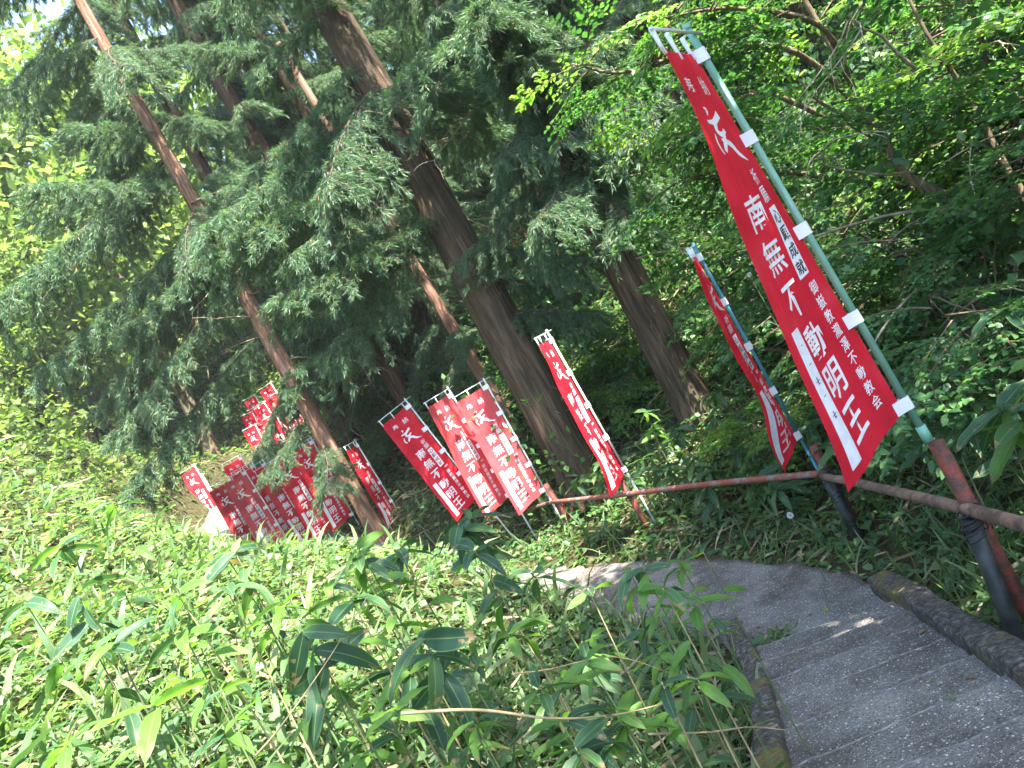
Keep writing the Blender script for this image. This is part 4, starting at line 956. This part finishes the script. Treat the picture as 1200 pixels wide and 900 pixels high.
# ------------------------------------------------------------------ ground cover (stuff)
def polar(n, r0, r1, a0=-62, a1=58, p=1.0):
    r = (r0**(2-p-0)+rng.random(n)*(r1**(2-p)-r0**(2-p)))**(1/(2-p)) if p != 2 else r0*(r1/r0)**rng.random(n)
    a = np.radians(rng.uniform(a0, a1, n)); return np.stack([r*np.sin(a), r*np.cos(a)], 1), r
def cover(name, n, T, size, mat, label, r0=1.1, r1=34, hmax=.24, flat=.45, p=1.55, up=0.0, keep=None, margin=.0, grow=.55, dirz=(-.5, .2)):
    q, r = polar(n, r0, r1, p=p); z, d, sg = ground(q, True)
    ok = d > PW+margin+rng.random(len(q))*.10+np.where(q[:, 1] < 5.4, .10, 0)
    if keep is not None: ok &= keep(q, d, sg)
    q, r, z, d = q[ok], r[ok], z[ok], d[ok]; k = len(q)
    patch = np.array([mnoise.noise(Vector((a*.9, b*.9, 4.2))) for a, b in q])
    sd_ = sum(map(ord, name)) % 97; pn = np.array([mnoise.noise(Vector((a*1.1+sd_, b*1.1, sd_*.7)))+.5*mnoise.noise(Vector((a*3+sd_, b*3, 1.1))) for a, b in q])
    kp = (pn+rng.normal(0, .12, k) > -.22) | (rng.random(k) < .25); q, r, z, d, patch = q[kp], r[kp], z[kp], d[kp], patch[kp]; k = len(q)
    lift = np.clip((d-PW)*1.1, .12, 1)*(1+.8*patch); h = rng.random(k)**.8*hmax*lift
    Dd = np.column_stack([rng.normal(0, 1, k), rng.normal(0, 1, k), rng.uniform(*dirz, k)])
    if up: Dd[:, 2] = up; Dd[:, :2] *= .42
    sc = size*(np.maximum(r, 3)/3.5)**grow*rng.uniform(.55, 1.3, k)
    V, F = bake(T, np.column_stack([q, z+h*(0 if up else 1)]), basis(Dd, rnd_dirs(k, (0, 0, 1), flat)), sc)
    tag(link(name, mesh_np(name, V, F, M[mat])), label, kind='stuff')
cover('ground_cover', 56000, HEART, .042, 'cover', 'small heart shaped leaves carpeting the ground', hmax=.26)
cover('lobed_weeds', 26000, LOBED, .075, 'cover', 'feathery lobed weeds growing over the bank', hmax=.22, flat=.35)
cover('grass', 26000, BLADE, .24, 'grass', 'fine green grass growing over the bank and verges', up=1.0, flat=1, grow=.35)
cover('tall_grass', 7500, BLADE2, .42, 'grass', 'taller arching grass blades on the left bank', up=1.0, flat=1, r1=14, keep=lambda q, d, s: s > 0, grow=.2)
cover('meadow_cover', 52000, OVAL, .060, 'far_leaf', 'pale sunlit leaves covering the meadow on the left slope', r0=4.5, r1=32, hmax=.22, flat=.3, p=1.3, keep=lambda q, d, s: (s > 0) & (q[:, 0] < -1.5-(q[:, 1]-5)*.12), dirz=(-.3, .1))
cover('straw_litter', 15000, BLADE, .30, 'straw', 'pale dry stalks lying in the grass', flat=1, hmax=.10, dirz=(-.12, .12), grow=.35)
cover('shade_cover', 46000, OVAL, .055, 'leaf', 'low green leaves on the verge beyond the path', r0=3, r1=30, hmax=.35, keep=lambda q, d, s: (s < 0) | (q[:, 1] > 14), flat=.45)

# ------------------------------------------------------------------ sasa bamboo plants: stem and every leaf its own part
def sasa_mesh(mat, wd, bend, name='leaf', twist=0.0):
    n = 12; V = []; uv = []
    for i in range(n+1):
        t = i/n; w_ = wd*(math.sin(min(1, t*1.02+.03)*math.pi)**.62)*(1-.30*t)*(1 if t < .8 else (1-(t-.8)/.2)**.6)
        if i == n: w_ = .0008
        a = bend*t; y = math.sin(a)/bend; z = -(1-math.cos(a))/bend
        for j, s in enumerate((-1, -.5, 0, .5, 1)):
            lift = .30*abs(s)*w_+.012*math.sin(t*17+s*2)*abs(s)
            V.append((s*w_*math.cos(twist*t), y, z+lift+s*w_*math.sin(twist*t))); uv.append((.5+.5*s, t))
    F = []
    for i in range(n):
        for j in range(4): a = i*5+j; F.append((a, a+1, a+6, a+5))
    return mesh_np(name, V, F, M[mat], smooth=True, uv=uv)
SL = {k: [sasa_mesh(m, w_, b_, twist=tw) for w_, b_, tw in ((.165, .55, .1), (.155, .85, -.2), (.175, .3, .3), (.145, 1.1, -.4))] for k, m in (('g', 'sasa'), ('l', 'sasa_light'), ('o', 'sasa_old'))}
def stem_mesh(h, lean, seed):
    r = random.Random(seed); pts = [(0, 0, 0), (lean[0]*.2, lean[1]*.2, h*.35), (lean[0]*.55, lean[1]*.55, h*.7), (lean[0], lean[1], h)]
    c = bez(pts, 16); rad = np.linspace(.0042, .0022, 16); rad[5] *= 1.5; rad[10] *= 1.5
    V, F = tube(c, rad, 6); return mesh_np('stem', V, F, M['stem' if r.random() < .7 else 'stem_dry'], smooth=True), c
ns = [0]
def sasa(x, y, h, nl, ll, label, group, mix='gggl', lean=None, top=None, face=None, ground_z=None, low=2):
    g = gz(x, y)-.03 if ground_z is None else ground_z; ns[0] += 1
    lean = lean or (U(-.12, .12), U(-.12, .12)); me, c = stem_mesh(h, lean, ns[0]*7)
    root = tag(empty('bamboo_plant', (x, y, g)), label, 'bamboo plant', group); link('stem', me, root); a0 = U(0, 360)
    for i in range(nl+low):
        k = mix[int(rng.integers(len(mix)))]; ms = SL[k][int(rng.integers(4))]
        if i < nl:
            t = 1-.035*i; p = c[15]*(1-(1-t))+c[12]*(1-t); az = a0+i*137.5 if nl > 3 else a0+i*150; pitch = 12-i*7+U(-14, 14)
        else:
            t = U(.45, .82); p = np.array([np.interp(t, np.linspace(0, 1, 16), c[:, q]) for q in range(3)]); az = U(0, 360); pitch = U(-35, 20)
        if face is not None and i < nl: az = face+(i-(nl-1)/2)*(250/nl)+U(-10, 10)
        s = ll*U(.85, 1.25)
        link('leaf', ms, root, tuple(p), (R(pitch), R(U(-35, 35)), R(az)), s)
    return root
GS = 'dwarf bamboo plants in the foreground'
def whorl(px, py, d, ll, n, label, mix='g', tilt=38, spin=0):
    '''a plant whose crown of leaves is tipped towards the path, so that the blades lie open'''
    p = V3(px, py, d); g = gz(p.x, p.y)-.03; h = p.z-g; ns[0] += 1
    me, c = stem_mesh(h, (U(-.03, .03), U(-.03, .03)), ns[0]*7); root = tag(empty('bamboo_plant', (p.x, p.y, g)), label, 'bamboo plant', GS); link('stem', me, root)
    for i in range(n):
        az = spin+i*330/n+U(-26, 26); k = mix[int(rng.integers(len(mix)))]
        m = Matrix.Rotation(R(tilt), 3, 'X') @ Matrix.Rotation(R(az), 3, 'Z') @ Matrix.Rotation(R(U(-42, 22)), 3, 'X') @ Matrix.Rotation(R(U(-45, 45)), 3, 'Y')
        link('leaf', SL[k][int(rng.integers(4))], root, tuple(c[15-(i % 3)]), m, ll*U(.7, 1.15))
    for i in range(3): link('leaf', SL[mix[0]][i], root, tuple(c[9+i]), (R(U(-30, 10)), R(U(-20, 20)), R(U(0, 360))), ll*U(.6, .9))
    return root
def sasa_pix(px, py, d, ll, nl, label, mix='gggl', face=None, dx=0.0, low=2, group=GS, hmin=.25):
    p = V3(px, py, d); g = gz(p.x-dx, p.y); h = max(hmin, p.z-g+.03)
    lx = (dx, U(-.05, .05)) if dx else None
    return sasa(p.x-dx, p.y, h, nl, ll, label, group, mix, lean=lx or (U(-.04, .04), U(-.04, .04)), face=face, low=low)
whorl(366, 735, 2.2, .22, 9, 'big dark dwarf bamboo with a whorl of broad leaves, lower left of centre', 'g', 40)
whorl(500, 748, 2.25, .22, 9, 'dwarf bamboo with long grey green leaves spread wide, bottom centre', 'g', 38, 20)
whorl(545, 612, 3.4, .19, 8, 'tall dark dwarf bamboo whorl rising under the three banners', 'g', 35)
whorl(275, 648, 2.9, .17, 7, 'dwarf bamboo whorl with one withered leaf before the packed banners', 'ggo', 20)
whorl(735, 672, 2.6, .15, 6, 'light dwarf bamboo whorl before the visible path', 'lg', 20)
whorl(90, 700, 3.0, .2, 6, 'dark dwarf bamboo whorl in the bright grass at the left', 'g', 20)
whorl(425, 640, 3.0, .18, 7, 'pale dwarf bamboo whorl just below the packed row', 'lg', 20)
sasa_pix(412, 700, 2.6, .18, 5, 'dwarf bamboo between the two big whorls', 'gg')
sasa_pix(275, 640, 3.0, .16, 6, 'dwarf bamboo with olive and brown leaves standing before the packed banners', 'ggo', low=3)
sasa_pix(258, 690, 2.8, .15, 4, 'dwarf bamboo with drooping dark leaves left of the olive one', 'gg', low=1)
sasa_pix(545, 610, 3.4, .19, 7, 'tall grey green dwarf bamboo rising under the three banners', 'gg', low=4)
sasa_pix(560, 640, 3.2, .18, 5, 'dwarf bamboo just below the three banners', 'ggl', low=4)
sasa_pix(632, 662, 3.0, .16, 6, 'dark dwarf bamboo at the left end of the visible path', 'g', low=4)
sasa_pix(470, 640, 3.3, .17, 6, 'dwarf bamboo before the lone edge-on banner', 'ggl', low=3)
sasa_pix(420, 655, 3.0, .16, 5, 'pale leaved dwarf bamboo below the packed row of banners', 'gll', low=3)
sasa_pix(740, 668, 2.6, .13, 5, 'slender dwarf bamboo standing before the path', 'ggl', low=3)
sasa_pix(775, 690, 2.5, .13, 5, 'slender dwarf bamboo with lime leaves before the path bend', 'gll', low=3)
sasa_pix(700, 770, 2.3, .13, 4, 'upright lime green dwarf bamboo leaf group, bottom right of centre', 'lll', low=3)
sasa_pix(645, 800, 2.2, .13, 5, 'lime green dwarf bamboo at the bottom centre', 'llg', low=3)
sasa_pix(760, 800, 2.3, .11, 5, 'dwarf bamboo left of the lower kerb', 'lg', low=3)
sasa_pix(600, 740, 2.6, .13, 5, 'dwarf bamboo with pale leaves in the middle of the bank', 'llg', low=3)
sasa_pix(470, 830, 2.0, .13, 5, 'dwarf bamboo at the bottom edge, left of centre', 'gll', low=2)
sasa_pix(560, 850, 2.0, .12, 5, 'dwarf bamboo at the bottom edge, centre', 'gll', low=2)
sasa_pix(680, 870, 2.0, .12, 5, 'dark leaved dwarf bamboo at the bottom edge, right of centre', 'gg', low=2)
sasa_pix(140, 700, 3.0, .17, 5, 'dark dwarf bamboo on the sunny bank at the left', 'gg', low=2)
sasa_pix(40, 700, 3.2, .17, 5, 'dwarf bamboo at the left edge of the bank', 'ggl', low=2)
sasa_pix(110, 760, 2.7, .16, 5, 'dwarf bamboo low in the grass at the lower left', 'gg', low=2)
sasa_pix(70, 640, 4.0, .20, 6, 'pale dwarf bamboo standing in the sunny meadow', 'gl', low=2)
sasa_pix(130, 590, 5.0, .22, 6, 'farthest pale dwarf bamboo in the sunny meadow', 'gl', low=2)
for i in range(64):
    px, py = U(60, 820), U(645, 880); d = U(2.1, 4.2)
    p = V3(px, py, d)
    h = p.z-gz(p.x, p.y)
    if .12 < h < 1.1: sasa_pix(px, py, d, U(.11, .175), int(rng.integers(3, 6)), 'dwarf bamboo among the mixed weeds of the near bank', 'gglll', group='dwarf bamboo scattered over the near bank', low=2)
GR = 'dwarf bamboo behind the fence'
for (x, y, h, l, mx) in [(1.95, 3.3, .75, .26, 'gl'), (2.1, 3.0, .8, .26, 'll'), (2.05, 3.8, .7, .25, 'gg'), (2.3, 3.5, .9, .26, 'gg'), (2.45, 4.1, .9, .26, 'gg'), (1.85, 2.8, .45, .24, 'll'), (2.6, 3.7, 1.1, .26, 'gl'), (2.25, 4.5, .8, .25, 'gg'), (1.75, 3.0, .35, .22, 'lg'), (1.8, 2.5, .5, .24, 'lg'),
                         (2.2, 5.8, .6, .26, 'gg'), (2.0, 6.5, .6, .26, 'gg'), (1.7, 6.9, .5, .26, 'gg'), (2.35, 6.6, .7, .28, 'gg'), (1.5, 7.6, .5, .26, 'gg'), (1.9, 7.4, .7, .28, 'gg'), (1.3, 8.2, .5, .26, 'gg'), (1.7, 8.4, .7, .28, 'gg'), (1.0, 8.9, .5, .26, 'gg'), (1.4, 9.0, .7, .28, 'gg'),
                         (2.2, 8.0, .8, .28, 'gg'), (.9, 9.6, .6, .28, 'gg'), (.5, 10.2, .6, .28, 'gg'), (1.3, 9.9, .8, .28, 'gl'), (.1, 10.8, .6, .28, 'gg'), (.5, 11.2, .7, .28, 'gl'), (2.5, 7.4, .8, .28, 'gg'), (2.1, 9.2, .8, .28, 'gg'), (2.7, 5.2, .8, .26, 'gg'), (-.4, 11.8, .6, .28, 'gg')]:
    for j in range(2): sasa(x+U(-.22, .22), y+U(-.22, .22), h*U(.8, 1.2), 6, l*U(.85, 1.1), 'dwarf bamboo growing close behind the rail in the shade', GR, mx, low=3)

# ------------------------------------------------------------------ small things
def seed_head(px, py, d, label):
    p = V3(px, py, d); g = gz(p.x, p.y); root = tag(empty('dandelion_clock', (p.x, p.y, g)), label, 'flower', 'white dandelion clocks')
    V, F = tube([(0, 0, 0), (.01, 0, (p.z-g)*.5), (0, 0, p.z-g)], .002, 5); link('stalk', mesh_np('stalk', V, F, M['stem']), root)
    k = 220; dd = rng.normal(0, 1, (k, 3)); dd /= np.linalg.norm(dd, axis=1, keepdims=True)
    V, F = bake(DIAM, dd*.012, basis(dd, rng.normal(0, 1, (k, 3))), np.full(k, .014)); link('seed_head', mesh_np('seed_head', V, F, M['fluff']), root, (0, 0, p.z-g))
seed_head(926, 604, 5.6, 'white dandelion clock in the weeds before the fence bend')
seed_head(878, 322, 7.4, 'white round flower right of the blue pole top')
def dry_stalk(pts, r, label, mat='stem_dry'):
    c = bez([tuple(V3(*p)) for p in pts], 24); o = c[0].copy(); V, F = tube(c-o, np.linspace(r, r*.35, 24), 6); tag(link('dry_stalk', mesh_np('dry_stalk', V, F, M[mat], smooth=True), None, tuple(o)), label, 'dry stalk', 'dry stalks across the bank')
dry_stalk([(470, 836, 1.9), (560, 832, 1.95), (650, 842, 2.0), (730, 836, 2.1), (800, 818, 2.3)], .005, 'long pale dry stalk lying across the bottom centre')
dry_stalk([(760, 860, 2.3), (830, 858, 2.4), (880, 852, 2.5), (925, 856, 2.6)], .004, 'pale dry stalk reaching over the left kerb')
dry_stalk([(600, 790, 2.2), (640, 785, 2.3), (720, 770, 2.5), (790, 790, 2.6)], .003, 'thin dry stalk bent over the weeds right of centre')
dry_stalk([(300, 885, 1.9), (330, 850, 1.95), (380, 780, 2.1), (430, 700, 2.4)], .003, 'thin dry stalk rising left of the big whorl')
fl = V3(956, 693, 5.15); fr_ = tag(empty('fallen_flower', (fl.x, fl.y, 0.016)), 'small yellow flower fallen on the path with its stalk', 'flower')
V, F = bake(DIAM, np.zeros((14, 3)), basis(rnd_dirs(14, (0, 0, .5), .8), rnd_dirs(14, (0, 0, 1), .2)), np.full(14, .018)); link('petals', mesh_np('petals', V, F, M['yellow']), fr_)
V, F = tube([(0, 0, 0), (.06, .1, .01), (.10, .25, .012), (.13, .36, .02)], .002, 5); link('stalk', mesh_np('stalk', V, F, M['stem']), fr_)
def tuft(x, y, n, s, label):
    z = gz(x, y)+.02; q = rng.normal(0, .05, (n, 2)); Dd = np.column_stack([q*9, np.ones(n)])+rng.normal(0, .15, (n, 3))
    V, F = bake(BLADE2, np.column_stack([q, np.zeros(n)]), basis(Dd, rnd_dirs(n, (0, 0, 1), 1)), s*rng.uniform(.6, 1.2, n)); tag(link('grass_tuft', mesh_np('grass_tuft', V, F, M['grass']), None, (x, y, z)), label, 'grass tuft')
tuft(.72, 5.15, 150, .16, 'grass tuft at the end of the left kerb on the path edge')
tuft(.62, 2.2, 8, .1, 'tiny grass tuft in a crack of the steps')

# ------------------------------------------------------------------ boughs thinned where the sun reaches the banners
def thin(keys, want, most, sight=False):
    r = random.Random(5); pts = []; eye = Vector((0, 0, EYE))
    for o in S.objects:
        if o.name.startswith('banner') and o.parent is None and any(k in o['label'] for k in keys):
            for c in o.children:
                if c.name.startswith('cloth'):
                    for _ in range(30):
                        p = c.matrix_world @ c.data.vertices[r.randrange(len(c.data.vertices))].co; d = (eye-p).normalized() if sight else SUN; pts.append((p+d*.04, d))
    hits = {}; blocked = []
    bpy.context.view_layer.update(); dg = bpy.context.evaluated_depsgraph_get()
    for p, d in pts:
        q = p; hs = set(); solid = False
        for _ in range(9):
            h = S.ray_cast(dg, q, d)
            if not h[0]: break
            if h[4].name.startswith(('bough', 'leafy', 'dead')): hs.add(h[4].name)
            else: solid = True; break
            q = h[1]+d*.3
        if not solid: blocked.append(hs)
    gone = set()
    while len(gone) < most and blocked and sum(1 for b in blocked if not b-gone) < want*len(blocked):
        cnt = {}
        for b in blocked:
            for n in b-gone: cnt[n] = cnt.get(n, 0)+1/len(b-gone)
        gone.add(max(cnt, key=cnt.get))
    for n in gone: bpy.data.objects.remove(bpy.data.objects[n])
    bpy.context.view_layer.update()
thin(['of three', 'three side'], .5, 8)
thin(['end of the packed', 'in the packed'], .2, 3)
thin(['high on the slope'], .35, 5, True)
thin(['upper turn'], .5, 4, True)
thin(['packed row', 'left of the packed'], .85, 6, True)

# ------------------------------------------------------------------ labels that tell look-alikes apart by where they stand
def pix(o):
    p = o.matrix_world.translation; d = max(.5, p.y); a = p.x/d*FPX; b = (p.z-EYE)/d*FPX
    return 600+a*cr-b*sr, 450-a*sr-b*cr, d
bpy.context.view_layer.update()
LM = [('the sunlit reddish trunk', 320, 400), ('the foot of the thickest cedar', 660, 520), ('the foot of the right cedar trunk', 820, 490), ('the packed row of banners', 340, 570), ('the three banners side by side', 555, 520),
      ('the fence bend', 985, 560), ('the near fence post', 1130, 590), ('the lower left corner', 60, 850), ('the left kerb', 880, 800), ('the top of the big banner', 820, 60), ('the visible path bend', 680, 690), ('the sunny meadow', 60, 520), ('the bottom middle edge', 480, 880), ('the big dark whorl of bamboo', 368, 740), ('the top right corner', 1180, 40), ('the right edge', 1190, 330)]
def relabel(group, short):
    seen = {}
    for o in [o for o in S.objects if o.get('group') == group and o.parent is None]:
        x, y, d = pix(o); n, lx, ly = min(LM, key=lambda l: (l[1]-x)**2+(l[2]-y)**2)
        dx, dy = x-lx, y-ly
        rel = ('left of' if dx < 0 else 'right of') if abs(dx) > abs(dy) else ('above' if dy < 0 else 'below')
        if math.hypot(dx, dy) > 160: rel = 'well '+rel
        base_ = short(o) if callable(short) else short
        seen.setdefault((base_, rel, n), []).append((d, o))
    rank = ['nearest', 'second nearest', 'third nearest', 'fourth nearest', 'fifth nearest', 'sixth nearest', 'seventh nearest', 'eighth nearest', 'ninth nearest', 'tenth nearest', 'eleventh nearest', 'twelfth nearest', 'thirteenth nearest', 'fourteenth nearest', 'fifteenth nearest', 'sixteenth nearest']
    for (b_, rel, n), L in seen.items():
        L.sort(key=lambda t: t[0])
        for i, (d, o) in enumerate(L):
            if len(L) == 1: o['label'] = '%s %s %s' % (b_, rel, n)
            else: o['label'] = '%s %s %s %s' % ('farthest' if i == len(L)-1 else rank[min(i, 15)], b_, rel, n)
relabel(GU2, lambda o: ' '.join(o['label'].split()[:3]))
relabel('dwarf bamboo scattered over the near bank', 'small dwarf bamboo')
relabel(GR, 'shaded dwarf bamboo')
relabel('background cedars deep in the wood', 'dark background cedar')
relabel('bright trees above the meadow', 'pale sunlit tree')
relabel(GL, 'small red banner'); relabel(GU, 'tiny red banner'); relabel('tiny red banners right of the lit trunk', 'tiny far red banner'); relabel('tiny red banners high on the slope', 'tiny high red banner')

# ------------------------------------------------------------------ added volume, stands in for lens glare and lifts the dark distance
HZ = 0.0006
me = bpy.data.meshes.new('glare_haze'); hx = [(-60, -14, -3), (70, -14, -3), (70, 110, -3), (-60, 110, -3), (-60, -14, 75), (70, -14, 75), (70, 110, 75), (-60, 110, 75)]
me.from_pydata(hx, [], [(0, 3, 2, 1), (4, 5, 6, 7), (0, 1, 5, 4), (1, 2, 6, 5), (2, 3, 7, 6), (3, 0, 4, 7)])
hm = bpy.data.materials.new('glare_haze_volume'); hm.use_nodes = True; hn = hm.node_tree; hn.nodes.clear()
ho = hn.nodes.new('ShaderNodeOutputMaterial'); hv = hn.nodes.new('ShaderNodeVolumePrincipled'); hv.inputs['Density'].default_value = HZ; hv.inputs['Color'].default_value = (.9, .95, 1, 1)
hn.links.new(hv.outputs[0], ho.inputs['Volume']); me.materials.append(hm); hz = link('glare_haze', me); tag(hz, 'added thin volume standing in for lens glare over the slope', kind='stuff'); S.cycles.volume_bounces = 0

# ------------------------------------------------------------------ litter on the path
def litter():
    q = []; 
    while len(q) < 170:
        i = int(rng.integers(60, 300)); t = tangent(i); n = np.array([t[1], -t[0]]); u = U(-1, 1); u = math.copysign(abs(u)**.45, u)*(PW-.02) if rng.random() < .75 else U(-.4, .4)
        p = CL[i]+n*u
        if 1.2 < p[1] < 9.5: q.append(p)
    q = np.array(q); bpy.context.view_layer.update(); dg = bpy.context.evaluated_depsgraph_get(); Z = []
    for p in q:
        o_ = Vector((p[0], p[1], 1.3)); z = None
        for _ in range(12):
            h = S.ray_cast(dg, o_, Vector((0, 0, -1)))
            if not h[0]: break
            if h[4].name.startswith(('path', 'step')): z = h[1].z; break
            o_ = h[1]-Vector((0, 0, .01))
        Z.append(z)
    ok = np.array([z is not None for z in Z]); q = q[ok]; Z = np.array([z for z in Z if z is not None]); k = len(q)
    Dd = np.column_stack([rng.normal(0, 1, (k, 2)), rng.uniform(-.02, .12, k)])
    V, F = bake(OVAL, np.column_stack([q, Z+.008]), basis(Dd, rnd_dirs(k, (0, 0, 1), .2)), rng.uniform(.010, .034, k)*np.where(rng.random(k) < .3, 1.3, .8))
    tag(link('leaf_litter', mesh_np('leaf_litter', V, F, M['litter'])), 'small brown leaves and bits fallen along the path edges', kind='stuff')
M['litter'] = leafmat('fallen_leaf_bits', [(0.10, 0.065, 0.03), (0.20, 0.14, 0.07), (0.28, 0.22, 0.12), (0.10, 0.14, 0.05)], 0.1, 0.8, tint=(1, .9, .6))
litter()
